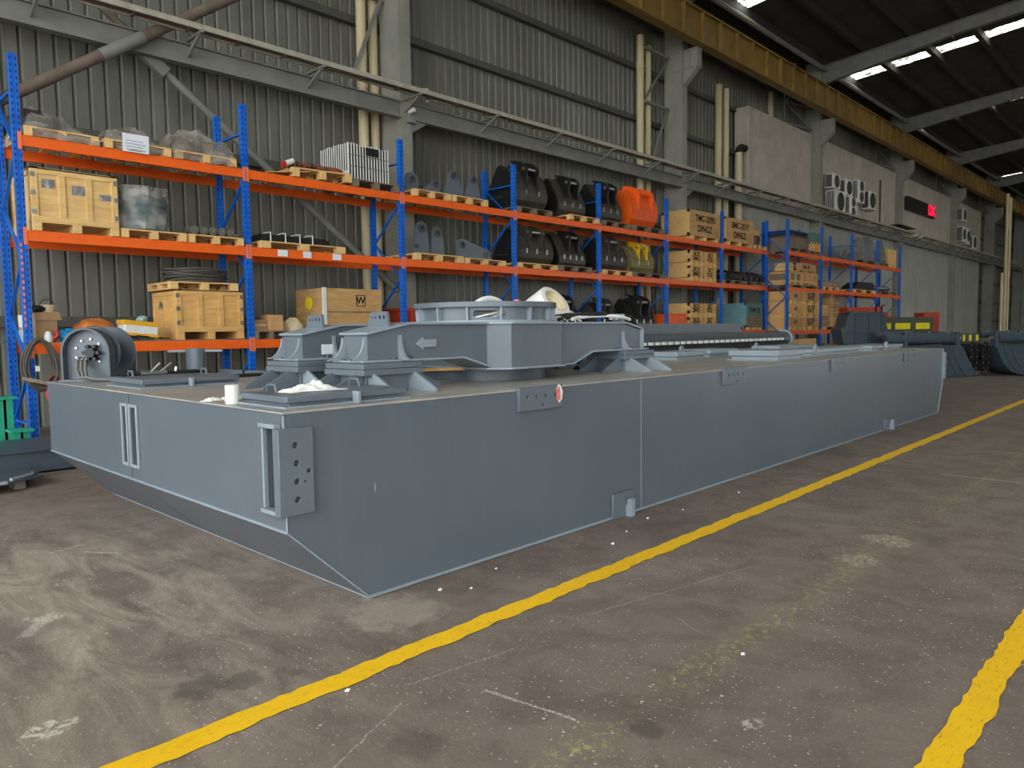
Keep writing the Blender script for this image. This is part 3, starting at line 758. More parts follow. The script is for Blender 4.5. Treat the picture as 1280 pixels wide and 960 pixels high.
# pads with gussets
def pad(x0, x1, y0, y1):
    p = MB().box(x0 + 0.06, x1 - 0.05, y0 + 0.06, y1 - 0.06, ZD, 1.30).build('mounting_pad', GREY, B, bevel=0.004)
    MB().box(x0, x1, y0, y1, 1.298, 1.342).build('pad_plate', GREY, p, bevel=0.006)
    MB().box(x0 + 0.006, x1 - 0.006, y0 + 0.006, y1 - 0.006, 1.343, 1.384).build('pad_plate', GREY, p, bevel=0.006)
    gp = [(0, 0), (0.30, 0), (0.30, 0.022), (0.07, 0.135), (0, 0.135)]
    for gx in (x0 + 0.09, x1 - 0.08):
        MB().prism([(y0 + 0.06 - a, ZD + b) for a, b in gp], gx - 0.013, gx + 0.013, 'x').build('gusset', GREYL, p, bevel=0.003)
        MB().prism([(y1 - 0.06 + a, ZD + b) for a, b in gp], gx - 0.013, gx + 0.013, 'x').build('gusset', GREYL, p, bevel=0.003)
    for gy in (y0 + 0.10, y1 - 0.10):
        MB().prism([(x0 + 0.06 - a, ZD + b) for a, b in gp], gy - 0.013, gy + 0.013, 'y').build('gusset', GREY, p, bevel=0.003)
        MB().prism([(x1 - 0.05 + a, ZD + b) for a, b in gp], gy - 0.013, gy + 0.013, 'y').build('gusset', GREY, p, bevel=0.003)
PADS = [(2.94, 3.47, 4.23, 4.72), (2.94, 3.47, 5.10, 5.59), (6.04, 6.57, 4.23, 4.72), (6.04, 6.57, 5.10, 5.59)]
for a in PADS: pad(*a)
MB().lathe([(0.0, ZD + 0.10), (0.62, ZD + 0.10), (0.62, ZD + 0.085), (0.58, ZD + 0.085), (0.58, ZD)], (4.76, 4.91, 0), 48).build('turntable_base', DGREY, B)
MB().box(3.6, 3.64, 6.4, 7.9, ZD, ZD + 0.05).box(3.6, 6.5, 7.3, 7.34, ZD, ZD + 0.05).build('deck_rail', GREY, B)
v = MB().cyl((3.32, 7.82, ZD), (3.32, 7.82, 1.46), 0.095, 24).build('deck_vent', GREY, B)
MB().cyl((3.1, 7.98, 1.43), (3.54, 7.66, 1.43), 0.014, 8).build('cross_bar', GREYL, v)

# plank under the frame
o = MB().obox((4.0, 4.72, ZD + 0.175), (0.5, 0.08, 0.022), Matrix.Rotation(R(-20), 3, 'Z')).build('wood_plank', PINE2); tag(o, 'loose pale plank lying under the raised grey frame', 'plank')
# raise it on the turntable base rim: sits across the base and the pad gussets
o.location = (0, 0, -0.065)

# ================================================================== SLEW FRAME
F = thing('slew_frame', 'grey steel swing frame with ring pedestal and arrow bolted on four pads', 'machine frame', (4.77, 4.91, 1.385))
bot = [(3.05, 1.40), (3.93, 1.40), (4.24, 1.305), (5.31, 1.295), (5.60, 1.40), (6.44, 1.40)]
top = [(6.44, 1.593), (6.16, 1.655), (3.416, 1.655), (3.05, 1.585)]
for y0, y1 in ((4.33, 4.62), (5.20, 5.49)):
    a = MB().prism(bot + top, y0, y1, 'y').build('arm', GREY, F)
    t = MB().strip([(3.03, 1.583), (3.41, 1.655), (6.17, 1.655), (6.46, 1.593)], 0.018, y0 - 0.032, y1 + 0.032); t.build('top_flange', GREYL, a, bevel=0.003)
    t = MB().strip([(2.98, 1.387), (3.94, 1.387), (4.25, 1.292), (5.31, 1.282), (5.60, 1.387), (6.54, 1.387)], 0.016, y0 - 0.045, y1 + 0.045); t.move((0, 0, 0.0)); t.build('bottom_flange', GREYL, a, bevel=0.003)
    cg = [(0, 0)] + [(0.14 - 0.13 * math.sin(R(i)), 0.16 - 0.16 * math.cos(R(i))) for i in range(0, 91, 9)] + [(0, 0.165)]
    cg = [(0, 0), (0.145, 0)] + [(0.145 - 0.12 * math.sin(R(i)), 0.175 - 0.165 * math.cos(R(i)) ) for i in range(0, 91, 10)] + [(0.012, 0.18), (0, 0.18)]
    for gy in (y0 + 0.012, y1 - 0.012):
        MB().prism([(3.05 - q, 1.40 + w * 0.92) for q, w in cg], gy - 0.01, gy + 0.01, 'y').build('gusset', GREYL, a)
    for gx in (3.33, 6.13):
        MB().prism([(y0 - q * 0.75, 1.40 + w) for q, w in cg], gx - 0.012, gx + 0.012, 'x').build('gusset', GREYL, a)
    MB().box(6.44, 6.47, y0 - 0.03, y1 + 0.03, 1.386, 1.60).build('end_plate', GREYL, a, bevel=0.003)
    for q in (3.26, 3.41, 6.06, 6.24, 6.36): MB().cyl((q, y0 - 0.03, 1.400), (q, y0 - 0.03, 1.425), 0.016, 6).build('bolt', DGREY, a)
    for q in (y0 + 0.06, (y0 + y1) / 2, y1 - 0.06): MB().cyl((3.0, q, 1.385), (3.0, q, 1.412), 0.018, 6).build('bolt', DGREY, a)
    # tab with four holes standing on the arm
    tb = MB().prism([(y0 + 0.015, 1.60), (y1 + 0.0, 1.60), (y1 - 0.05, 1.738), (y1 - 0.075, 1.752), (y0 + 0.045, 1.752), (y0 + 0.035, 1.74)], 3.25, 3.272, 'x').build('lifting_tab', GREY, F)
    c = MB()
    for q, r in ((0.07, 0.014), (0.12, 0.014), (0.175, 0.009), (0.215, 0.009)):
        c.cyl((3.15 - 4.77, y0 + q - 4.91, 1.71 - 1.385), (3.35 - 4.77, y0 + q - 4.91, 1.71 - 1.385), r, 14)
    cut(tb, c)
plan = [(4.22, 4.34), (4.36, 4.18), (5.00, 4.18), (5.20, 4.34), (5.20, 5.48), (5.00, 5.64), (4.36, 5.64), (4.22, 5.48)]
c = MB().prism(plan, 1.30, 1.655, 'z').build('centre_box', GREY, F)
ex = lambda s: [(4.68 + (a - 4.68) * s, 4.91 + (b - 4.91) * s) for a, b in plan]
MB().prism(ex(1.035), 1.655, 1.673, 'z').build('top_flange', GREYL, c, bevel=0.003)
MB().prism(ex(1.045), 1.283, 1.300, 'z').build('bottom_flange', GREYL, c, bevel=0.003)
RC = (4.78, 4.91)
ring = MB()
def ringwall(r0, r1, z0, z1): return [(r0, z0), (r1, z0), (r1, z1), (r0, z1)]
w = MB().lathe(ringwall(0.585, 0.60, 1.69, 1.805), RC + (0,), 96, closed=True).build('ring_wall', GREY, F)
cam_dir = math.atan2(-RC[1], -RC[0])
ca = cam_dir + R(3)
cc = (RC[0] + 0.6 * math.cos(ca) - 4.77, RC[1] + 0.6 * math.sin(ca) - 4.91, 1.747 - 1.385)
M = Matrix.Translation(cc) @ Matrix.Rotation(ca, 4, 'Z')
slot = MB().prism([(-0.11 + p, q) for p, q in arc(0, 0, 0.028, 90, 270, 8)] + [(0.11 + p, q) for p, q in arc(0, 0, 0.028, -90, 90, 8)], -0.1, 0.1, 'x').xf(M)
cut(w, slot)
MB().lathe(ringwall(0.53, 0.655, 1.803, 1.85), RC + (0,), 96, closed=True).build('ring_flange', GREY, F, bevel=0.004)
MB().lathe(ringwall(0.53, 0.645, 1.672, 1.692), RC + (0,), 96, closed=True).build('ring_flange', GREYL, F)
for k in range(14):
    a = cam_dir + R(-14.0) + k * 2 * math.pi / 14
    M = Matrix.Translation((RC[0], RC[1], 0)) @ Matrix.Rotation(a, 4, 'Z')
    MB().prism([(0.60, 1.69), (0.64, 1.69), (0.648, 1.805), (0.60, 1.805)], -0.008, 0.008, 'y').xf(M).build('ring_rib', GREYL, F)
ap = [(3.475, 1.51), (3.545, 1.565), (3.545, 1.545), (3.675, 1.545), (3.675, 1.483), (3.545, 1.483), (3.545, 1.460)]
MB().prism(ap, 4.308, 4.331, 'y').build('arrow', GREYL, F, bevel=0.006)
o = MB().box(3.22, 3.33, 5.194, 5.201, 1.43, 1.51).build('name_plate', PAPER, F); o['label'] = 'small pale rectangular plate on the farther arm'
MB().box(3.20, 3.22, 5.18, 5.2, 1.4, 1.41).build('weld_lug', GREYL, F)

# hoses and white parts heaped on the frame
t = thing('hose_bundle', 'bundle of white and black hoses lying on the frame beside the ring', 'hoses', (6.0, 4.5, 1.675))
rnd = random.Random(12)
for k in range(9):
    y = 4.40 + 0.03 * k
    pts = []
    for i in range(14):
        f = i / 13
        pts.append((5.42 + f * 0.92, y + 0.05 * math.sin(f * 6 + k), 1.70 + 0.012 * (k % 3) + 0.035 * math.sin(f * math.pi) + rnd.uniform(-0.004, 0.004)))
    MB().tube(pts, 0.013 if k % 2 else 0.017, 8).build('hose', [WHITE, RUBBER, RUBBER, WHITE, RUBBER, STEEL, RUBBER, WHITE, RUBBER][k], t)
for k in range(5):
    pts = [(6.30 + 0.025 * k + 0.17 * f, 4.38 + 0.05 * k, 1.70 + 0.05 * math.sin(f * 3.1) - 0.10 * f * f + 0.005 * k) for f in [i / 9 for i in range(10)]]
    MB().tube(pts, 0.012, 8).build('hose', RUBBER, t)
MB().box(6.20, 6.215, 4.36, 4.50, 1.668, 1.755).build('end_bracket', GREYL, t, bevel=0.006)
mb = MB()
for k in range(7): mb.cyl((6.02 + 0.03 * k, 4.38 + 0.03 * (k % 3), 1.71), (6.10 + 0.03 * k, 4.42 + 0.03 * (k % 3), 1.725), 0.016, 6)
mb.build('fitting', STEEL, t)
u = Vector((0.691, -0.7225, 0)); tc = Vector((-0.72, -0.69, 0)); ax = (u * 0.60 + Vector((0, 0, 0.62)) + tc * 0.50).normalized()
t = thing('pipe_fitting', 'short white flared pipe fitting leaning open end up behind the ring', 'pipe fitting', (6.15, 5.34, 1.67))
cc = Vector((6.17, 5.34, 1.845)); q = ax.to_track_quat('Z', 'X').to_matrix().to_4x4()
M = Matrix.Translation(cc) @ q
MB().lathe([(0.125, 0.06), (0.125, -0.13), (0.24, -0.17), (0.235, -0.10), (0.20, 0.12), (0.15, 0.125)], n=40, closed=True).xf(M).build('body', WHITE, t)
MB().lathe([(0.125, 0.062), (0.148, 0.126), (0.140, 0.126), (0.115, 0.0), (0.0, -0.01)], n=40).xf(M).build('lining', CREAM, t)
t = thing('white_hose', 'white hose arching above the rim of the ring', 'hose', (5.4, 5.2, 1.67))
pts = [(4.95 + 0.62 * f, 5.35 - 0.05 * f, 1.70 + 0.225 * math.sin(math.pi * (0.12 + 0.80 * f))) for f in [i / 16 for i in range(17)]]
MB().tube(pts, 0.03, 12).build('hose', WHITE, t)
MB().obox((5.60, 5.28, 1.865), (0.06, 0.06, 0.10), Matrix.Rotation(R(20), 3, 'Y')).build('tie', PINK, t)
t = thing('white_hose', 'white hose curving down beyond the white flared fitting', 'hose', (6.9, 5.4, 1.67))
MB().tube([(6.36 + 0.42 * f, 5.36, 1.665 + 0.14 * math.sin(math.pi * (0.15 + 0.85 * f))) for f in [i / 14 for i in range(15)]], 0.02, 10).build('hose', WHITE, t)
MB().cyl((6.36, 5.36, 1.70), (6.34, 5.36, 1.76), 0.026, 10).build('collar', GREYL, t)
o = thing('spreader_rod', 'pale rods stored inside the ring pedestal behind its slot', 'rod', (4.7, 4.8, 1.675))
MB().cyl((4.35, 4.75, 1.70), (4.75, 4.45, 1.80), 0.018, 10).build('rod', STEEL, o); MB().cyl((4.50, 4.62, 1.70), (4.70, 4.46, 1.78), 0.014, 10).build('rod', WHITE, o)

# spud pole and steel beam lying on the far pontoon
t = thing('spud_pole', 'long dark grey round pole with toothed rail lying on the barge deck', 'pole', (10.9, 6.5, ZD))
MB().cyl((7.2, 6.5, ZD + 0.187), (14.92, 6.5, ZD + 0.187), 0.15, 32).build('tube', DGREY, t)
MB().lathe([(0.12, 14.92), (0.185, 14.92), (0.185, 14.98), (0.12, 14.98)], (0, 6.5, ZD + 0.187), 40, 'x', True).xf(Matrix.Identity(4)).build('end_collar', GREYL, t)
x = 7.4
while x < 14.6:
    MB().box(x, x + 0.11, 6.325, 6.36, ZD + 0.165, ZD + 0.21).build('rail_tooth', WHITE, t); x += 0.19
MB().box(8.0, 8.2, 6.38, 6.62, ZD, ZD + 0.06).box(13.9, 14.1, 6.38, 6.62, ZD, ZD + 0.06).build('cradle', DGREY, t)
MB().box(7.3, 14.7, 6.34, 6.36, ZD + 0.11, ZD + 0.165).build('rail_backing', DARKHOLE, t)
t = thing('steel_beam', 'plain dark grey box beam lying behind the round pole on deck', 'beam', (11, 7.4, ZD))
MB().box(7.6, 14.6, 7.28, 7.30, ZD, 1.69).build('web', DGREY, t); MB().box(7.6, 14.6, 7.30, 7.62, ZD, ZD + 0.03).build('flange', DGREY, t, bevel=0.004)
MB().box(7.6, 14.6, 7.30, 7.62, 1.66, 1.69).build('flange', DGREY, t, bevel=0.004)

# hose reel on the far corner of the deck (axis turned towards +X+Y)
HR = thing('hose_reel', 'dark grey hose reel with arched side plate on the barge bow corner', 'reel', (2.23, 7.70, ZD), rz=R(-48))
# local frame: +y is the axis going away, x across the plate
def bx(mb, name, m, p=HR, bevel=0.0): return mb.build(name, m, p, bevel, world=False)
arch_o = [(-0.235, 0.0)] + [(-0.235 * math.cos(R(a)), 0.27 + 0.235 * math.sin(R(a))) for a in range(0, 181, 9)] + [(0.235, 0.0)]
arch_i = [(-0.215, 0.02)] + [(-0.215 * math.cos(R(a)), 0.27 + 0.215 * math.sin(R(a))) for a in range(0, 181, 9)] + [(0.215, 0.02)]
for y0, y1 in ((0.0, 0.10), (0.52, 0.57)):
    n = len(arch_o)
    if y0 > 0: arch_o = [(a * 0.72, b * 0.72) for a, b in arch_o]; arch_i = [(a * 0.72, b * 0.72) for a, b in arch_i]
    mb = MB(); vs = [(a, y0, b) for a, b in arch_o] + [(a, y1, b) for a, b in arch_o] + [(a, y0, b) for a, b in arch_i] + [(a, y1, b) for a, b in arch_i]
    fs = []
    for i in range(n):
        j = (i + 1) % n
        fs += [(i, j, n + j, n + i), (2 * n + i, 3 * n + i, 3 * n + j, 2 * n + j), (i, 2 * n + i, 2 * n + j, j), (n + i, n + j, 3 * n + j, 3 * n + i)]
    mb.add(vs, fs)
    sp = bx(mb, 'side_frame', DGREY)
    yy = 0.075 if y0 == 0 else 0.51
    bx(MB().prism(arch_i, yy, yy + 0.012, 'y'), 'side_plate', GREY, sp)
bx(MB().cyl((0, 0.12, 0.27), (0, 0.50, 0.27), 0.13, 32), 'drum', DGREY)
for y in (0.15, 0.42):
    bx(MB().lathe([(0.10, 0), (0.245, 0.0), (0.255, 0.010), (0.245, 0.020), (0.10, 0.020)], (0, y, 0.27), 40, 'y', True), 'reel_flange', DGREY)
bx(MB().box(-0.25, 0.25, -0.02, 0.62, 0.0, 0.018), 'base', GREY, bevel=0.004)
mb = MB(); rnd = random.Random(2)
for k in range(9):
    a = R(40 * k); mb.cyl((0.13 * math.cos(a), 0.06, 0.27 + 0.13 * math.sin(a)), (0.13 * math.cos(a), 0.075, 0.27 + 0.13 * math.sin(a)), 0.012, 6)
bx(mb, 'bolt', STEEL)
hub = bx(MB().cyl((0.05, -0.01, 0.27), (0.05, 0.075, 0.27), 0.045, 20), 'swivel_hub', BLACK)
mb = MB()
for a in range(0, 360, 60): mb.cyl((0.05 + 0.065 * math.cos(R(a)), 0.0, 0.27 + 0.065 * math.sin(R(a))), (0.05 + 0.065 * math.cos(R(a)), 0.06, 0.27 + 0.065 * math.sin(R(a))), 0.018, 8)
bx(mb, 'hub_bolt', BLACK, hub)
for k in range(3):
    x0 = -0.07 + 0.04 * k
    pts = [(x0, 0.05, 0.22), (x0 + 0.005, -0.02, 0.19), (x0 + 0.02, -0.05, 0.11), (x0 + 0.06, -0.075 - 0.012 * k, 0.045), (x0 + 0.15, -0.08 - 0.015 * k, 0.026), (0.28 + 0.02 * k, -0.08 - 0.02 * k, 0.022)]
    sm = []
    for i in range(len(pts) - 1):
        for f in (0, 0.5): sm.append(Vector(pts[i]).lerp(Vector(pts[i + 1]), f))
    sm.append(Vector(pts[-1]))
    hz = bx(MB().tube(sm, 0.0145, 10), 'hose', mat('hose_grey', (96, 96, 92), 0.45))
    bx(MB().cyl((x0, 0.01, 0.21), (x0 + 0.012, -0.035, 0.14), 0.018, 10), 'hose_fitting', STEEL, hz)
t = thing('hose', 'black hose with chrome couplings trailing over the rear hatch', 'hose', (2.7, 6.9, ZD + 0.075))
pts = [(2.25, 6.82, ZD + 0.092), (2.45, 6.80, ZD + 0.095), (2.65, 6.80, ZD + 0.095), (2.9, 6.82, ZD + 0.092), (3.08, 6.86, ZD + 0.05), (3.2, 6.9, ZD + 0.02), (3.5, 6.95, ZD + 0.02), (3.9, 6.8, ZD + 0.02)]
MB().tube(pts, 0.017, 8).build('hose', RUBBER, t)
mb = MB().cyl((2.40, 6.80, ZD + 0.095), (2.62, 6.80, ZD + 0.097), 0.022, 10).cyl((2.48, 6.79, ZD + 0.10), (2.56, 6.78, ZD + 0.18), 0.010, 8).cyl((2.56, 6.79, ZD + 0.10), (2.66, 6.78, ZD + 0.18), 0.010, 8)
mb.cyl((2.7, 6.80, ZD + 0.10), (2.71, 6.80, ZD + 0.14), 0.012, 8)
mb.build('coupling', STEEL, t)
# rags and rolls
def rag(label, cx, cy, z, sx, sy, h, seed, name='rag'):
    rnd = random.Random(seed); ph = [rnd.uniform(0, 6) for _ in range(8)]
    def fn(u, v):
        x = (u - 0.5) * 2; y = (v - 0.5) * 2; r = min(1, math.hypot(x, y))
        e = max(0, 1 - r ** 2.2)
        b = 0.55 + 0.25 * math.sin(5 * x + ph[0]) * math.sin(4 * y + ph[1]) + 0.22 * math.sin(11 * x + 3 * y + ph[2]) + 0.15 * math.sin(16 * y - 6 * x + ph[3])
        w = 1 + 0.12 * math.sin(3 * math.atan2(y, x) + ph[4]) + 0.08 * math.sin(7 * math.atan2(y, x) + ph[5])
        return (cx + x * sx * w, cy + y * sy * w, z + 0.006 + h * e * max(0.05, b))
    o = MB().grid(fn, 34, 22).build(name, RAG)
    s = o.modifiers.new('thick', 'SOLIDIFY'); s.thickness = 0.004
    return tag(o, label, 'rag')
rag('crumpled white rag lying on the front hatch lid of the barge', 2.42, 4.05, ZD + 0.07, 0.18, 0.10, 0.058, 5)
rag('small white rag on deck behind the white roll', 2.22, 4.62, ZD, 0.11, 0.07, 0.035, 8)
rag('tiny white scrap of cloth on deck before the white roll', 2.06, 4.62, ZD, 0.06, 0.03, 0.025, 9)
t = thing('paper_roll', 'white paper roll standing upright on the barge deck edge', 'paper roll', (2.07, 4.37, ZD))
MB().lathe([(0.014, 0.0), (0.040, 0.0), (0.042, 0.004), (0.042, 0.111), (0.040, 0.115), (0.014, 0.115)], (2.07, 4.37, ZD), 28, 'z', True).build('roll', WHITE, t)

# ================================================================== PALLET RACKS
ZA, ZB, ZC = 4.53, 3.165, 1.505
def rack(label, XS, yf, depth, shelves, dz=0.0, ztop=5.66):
    rk = thing('pallet_rack', label, 'pallet rack', (XS[0], yf, 0))
    yr = yf + depth
    # post section: open channel with a groove on the front
    sec = [(-0.055, -0.045), (-0.014, -0.045), (-0.014, -0.030), (0.014, -0.030), (0.014, -0.045), (0.055, -0.045), (0.055, 0.045), (0.03, 0.045), (0.03, 0.03), (-0.03, 0.03), (-0.03, 0.045), (-0.055, 0.045)]
    post = MB().prism(sec, 0.012, ztop, 'z').build('post', BLUE, rk, world=False)
    foot = MB().box(-0.08, 0.08, -0.08, 0.08, 0, 0.012).build('foot_plate', BLUEP, post, world=False)
    first = True
    def add_post(x, y):
        nonlocal first
        if first: p = post; first = False
        else: p = copy_tree(post, parent=rk)
        p.location = (x - XS[0], y - yf, 0)
    for x in XS:
        add_post(x, yf + 0.045); add_post(x, yr)
        mb = MB(); y0, y1 = yf + 0.09, yr - 0.045
        zs = [0.35, 1.15, 1.95, 2.75, 3.55, 4.35, 5.15]
        for k, z in enumerate(zs[:-1]):
            a, b_ = ((y0, z), (y1, zs[k + 1])) if k % 2 else ((y1, z), (y0, zs[k + 1]))
            mb.bar((x, a[0], a[1]), (x, b_[0], b_[1]), 0.045, 0.03)
        mb.bar((x, y0, 5.17), (x, y1, 5.17), 0.045, 0.03); mb.bar((x, y0, 0.3), (x, y1, 0.3), 0.045, 0.03)
        mb.build('bracing', BLUEP, rk)
    for i in range(len(XS) - 1):
        a, b_ = XS[i] + 0.055, XS[i + 1] - 0.055
        for z in shelves(i):
            z = z + dz
            for y in (yf, yr - 0.005):
                s = 1 if y == yf else -1
                bm = MB().box(a, b_, y + 0.005, y + 0.05, z - 0.158, z)
                bm.box(a, b_, y + 0.05, y + 0.062, z - 0.158, z - 0.03) if s > 0 else None
                bmo = bm.build('beam', ORANGE, rk, bevel=0.006)
                yy = y - 0.006 if s > 0 else y + 0.05
                for x in (a, b_):
                    d = -0.05 if x == a else 0.05
                    lo, hi = min(x, x + d), max(x, x + d)
                    MB().box(lo, hi, yy, yy + 0.006, z - 0.215, z + 0.04).build('connector', ORANGEC, bmo, bevel=0.002)
    return rk
X1 = [2.935, 6.40, 9.89, 13.37, 16.82, 20.33, 23.92, 27.44]
rk1 = rack('long blue and orange pallet rack filling the cladding wall behind the barge', X1, 12.63, 1.07, lambda i: (ZA, ZB, ZC))
X2 = [27.66, 30.97, 34.45, 37.87, 41.30]
rk2 = rack('shorter blue and orange pallet rack standing forward, against the far painted wall', X2, 11.90, 1.0, lambda i: (ZA, ZB, ZC) if i < 2 else (ZA, ZB), -0.04)
for x0, x1 in ((6.96, 7.16), (7.48, 7.66), (8.13, 8.33)):
    o = MB().box(x0, x1, 12.618, 12.621, ZB - 0.13, ZB - 0.01).build('paper_label', PAPER, rk1); o['label'] = 'white paper label taped to the orange beam'
for k in range(14):   # red instruction stickers down the first post
    MB().box(2.885, 2.915, 12.621, 12.6235, 1.75 + 0.09 * k, 1.80 + 0.09 * k).build('post_sticker', PINK, rk1)

# ------------------------------------------------------------------ pallets
def pallet_proto(m):
    r = bpy.data.objects.new('wooden_pallet', None); COL.objects.link(r)
    mb = MB()
    for k in range(7): mb.box(-0.55, 0.55, -0.55 + 0.161 * k, -0.55 + 0.161 * k + 0.125, 0.118, 0.14)
    mb.build('deck_boards', m, r, world=False)
    for sx in (-0.49, 0, 0.49):
        mb = MB()
        for y in (-0.48, 0, 0.48): mb.box(sx - 0.06, sx + 0.06, y - 0.07, y + 0.07, 0.02, 0.1)
        mb.box(sx - 0.06, sx + 0.06, -0.55, 0.55, 0.1, 0.118).box(sx - 0.06, sx + 0.06, -0.55, 0.55, 0.0, 0.02)
        mb.build('runner', m, r, world=False)
    return r
protos = {'pine': None, 'old': None}
def pallet(x0, x1, z, label, m='pine', y0=12.60, depth=1.1, h=0.14, tilt=0.0):
    mm = {'pine': PINE, 'old': OLDWOOD}[m]
    if protos[m] is None:
        protos[m] = o = pallet_proto(mm); 
    else: o = copy_tree(protos[m])
    o.location = ((x0 + x1) / 2, y0 + depth / 2, z); o.scale = ((x1 - x0) / 1.1, depth / 1.1, h / 0.14)
    o.rotation_euler = (0, tilt, 0)
    return tag(o, label, 'pallet', 'wooden pallets on the racks')

def film(fn, nu, nv, name, parent, m=None):
    o = MB().grid(fn, nu, nv).build(name, m or FILM, parent); return o
def wrapped(label, x0, x1, y0, y1, z, hfun, seed, load_mat, paper=None, base=-0.14, kind='wrapped_load'):
    t = thing(kind, label, 'wrapped load', ((x0 + x1) / 2, (y0 + y1) / 2, z))
    rnd = random.Random(seed); ph = [rnd.uniform(0, 6.3) for _ in range(6)]
    mb = MB()
    for k in range(16):
        u = rnd.random(); v_ = rnd.random(); s = rnd.uniform(0.10, 0.2)
        cx = x0 + 0.12 + u * (x1 - x0 - 0.24); cy = y0 + 0.12 + v_ * (y1 - y0 - 0.24); h = hfun((cx - x0) / (x1 - x0)) * rnd.uniform(0.5, 0.85)
        mb.obox((cx, cy, z + h / 2), (s, s * 1.3, max(0.03, h - 0.02)), Matrix.Rotation(rnd.uniform(0, 3), 3, 'Z'))
    mb.build('load', load_mat, t)
    def fn(u, v):
        e = min(u, 1 - u, v, 1 - v); k = min(1, e / 0.14) ** 0.6
        w = 0.035 * math.sin(13 * u + ph[0] + 3 * v) + 0.03 * math.sin(17 * v + ph[1] + 5 * u) + 0.015 * math.sin(31 * u - 9 * v + ph[2])
        out = 0.03 * (1 - k) * math.sin(9 * (u + v) + ph[3])
        return (x0 - 0.02 + u * (x1 - x0 + 0.04) + out, y0 - 0.02 + v * (y1 - y0 + 0.04) + out, z + base * (1 - k) + k * (hfun(u) + w * k))
    film(fn, 36, 26, 'stretch_film', t)
    if paper:
        o = MB().obox(((paper[0] + paper[1]) / 2, y0 - 0.045, (paper[2] + paper[3]) / 2), (paper[1] - paper[0], 0.004, paper[3] - paper[2]), Matrix.Rotation(R(4), 3, 'X')).build('paper_sheet', PAPER, t)
        o['label'] = 'white printed sheet'
        mb = MB()
        for q in range(5):
            zz = paper[3] - 0.07 - q * 0.045
            mb.box(paper[0] + 0.05, paper[1] - 0.05 - 0.04 * (q % 2), y0 - 0.0495, y0 - 0.0485, zz, zz + 0.012)
        mb.build('print_line', mat('print_grey', (150, 155, 165), 0.8), o)
    return t

def crate(label, x0, x1, y0, y1, z0, z1, m=PINE2, cols=3, side_cols=2, skid=0.1, frame=0.09, metal=True, name='wooden_crate', fm=None, group=None):
    t = thing(name, label, 'crate', ((x0 + x1) / 2, (y0 + y1) / 2, z0), group)
    fm = fm or m; zb = z0 + skid; p = 0.022
    MB().box(x0 + p, x1 - p, y0 + p, y1 - p, zb, z1 - p).build('body', m, t)
    mb = MB()
    mb.box(x0, x1, y0, y0 + p, zb, zb + frame).box(x0, x1, y0, y0 + p, z1 - frame, z1)
    for k in range(cols + 1):
        x = x0 + (x1 - x0 - frame) * k / cols
        mb.box(x, x + frame, y0, y0 + p, zb + frame, z1 - frame)
    mb.build('front_frame', fm, t, bevel=0.004)
    mb = MB()
    mb.box(x0, x0 + p, y0 + p, y1, zb, zb + frame).box(x0, x0 + p, y0 + p, y1, z1 - frame, z1)
    for k in range(side_cols + 1):
        y = y0 + p + (y1 - y0 - p - frame) * k / side_cols
        mb.box(x0, x0 + p, y, y + frame, zb + frame, z1 - frame)
    mb.build('side_frame', fm, t, bevel=0.004)
    mb = MB().box(x0, x1, y0, y0 + 0.1, z1 - p, z1 + 0.002).box(x0, x0 + 0.1, y0, y1, z1 - p, z1 + 0.002).box(x1 - 0.1, x1, y0, y1, z1 - p, z1 + 0.002)
    mb.build('lid', fm, t)
    if skid:
        for k in range(3):
            x = x0 + (x1 - x0 - 0.12) * k / 2
            MB().box(x, x + 0.12, y0, y1, z0, zb).build('skid', fm, t, bevel=0.004)
    if metal:
        mb = MB()
        for x in (x0 - 0.003, x1 - 0.057):
            for z in (zb + 0.12, (zb + z1) / 2, z1 - 0.14):
                mb.box(x, x + 0.06, y0 - 0.004, y0, z, z + 0.07)
        mb.build('corner_bracket', STEEL, t)
    return t

# ================================================================== BAY 1 (first bay)
pallet(3.02, 4.02, ZA, 'pale pallet under the humped film-wrapped load beside the first blue post', y0=12.62)
wrapped('humped film-wrapped load at the first blue post, top shelf', 3.02, 4.05, 12.62, 13.7, ZA + 0.14, lambda u: 0.33 - 0.30 * u ** 1.6, 1, mat('dark_parts', (60, 54, 48), 0.6))
pallet(4.10, 5.10, ZA, 'pale pallet under the wrapped load with the white sheet')
wrapped('film-wrapped load with a white printed sheet on its front', 4.07, 5.12, 12.62, 13.7, ZA + 0.14, lambda u: 0.06 + 0.22 * math.sin(math.pi * min(1, u * 1.1)), 2, mat('dark_parts', (60, 54, 48), 0.6), paper=(4.34, 4.74, ZA - 0.02, ZA + 0.26))
pallet(5.18, 6.22, ZA, 'pallet under the boxy torn film-wrapped load')
wrapped('boxy torn film-wrapped load left of the second blue post on top shelf'.replace('left of', 'against'), 5.18, 6.24, 12.62, 13.7, ZA + 0.14, lambda u: 0.42 - 0.14 * u, 3, mat('brown_parts', (110, 92, 74), 0.7))
t = crate('big pale slatted wooden crate on skids with foil labels, middle shelf', 3.06, 4.24, 12.60, 13.72, ZB, ZB + 0.92, PINE, 3, 2, 0.12)
for x0, x1, z0, z1 in ((3.20, 3.38, 3.80, 3.93), (3.60, 3.78, 3.74, 3.88), (3.98, 4.16, 3.70, 3.79)):
    MB().box(x0, x1, 12.612, 12.6215, z0, z1).build('foil_label', SILVER, t)
pallet(4.27, 5.29, ZB, 'pale pallet carrying the teal wrapped hose drum')
t = thing('hose_drum', 'shrink-wrapped drum of teal hose on a pallet, middle shelf', 'hose drum', (4.70, 13.08, ZB + 0.14))
prof = [(0.0, 0.0), (0.40, 0.0)]
for k in range(5): prof += [(0.43, 0.02 + 0.12 * k), (0.455, 0.06 + 0.12 * k), (0.43, 0.105 + 0.12 * k)]
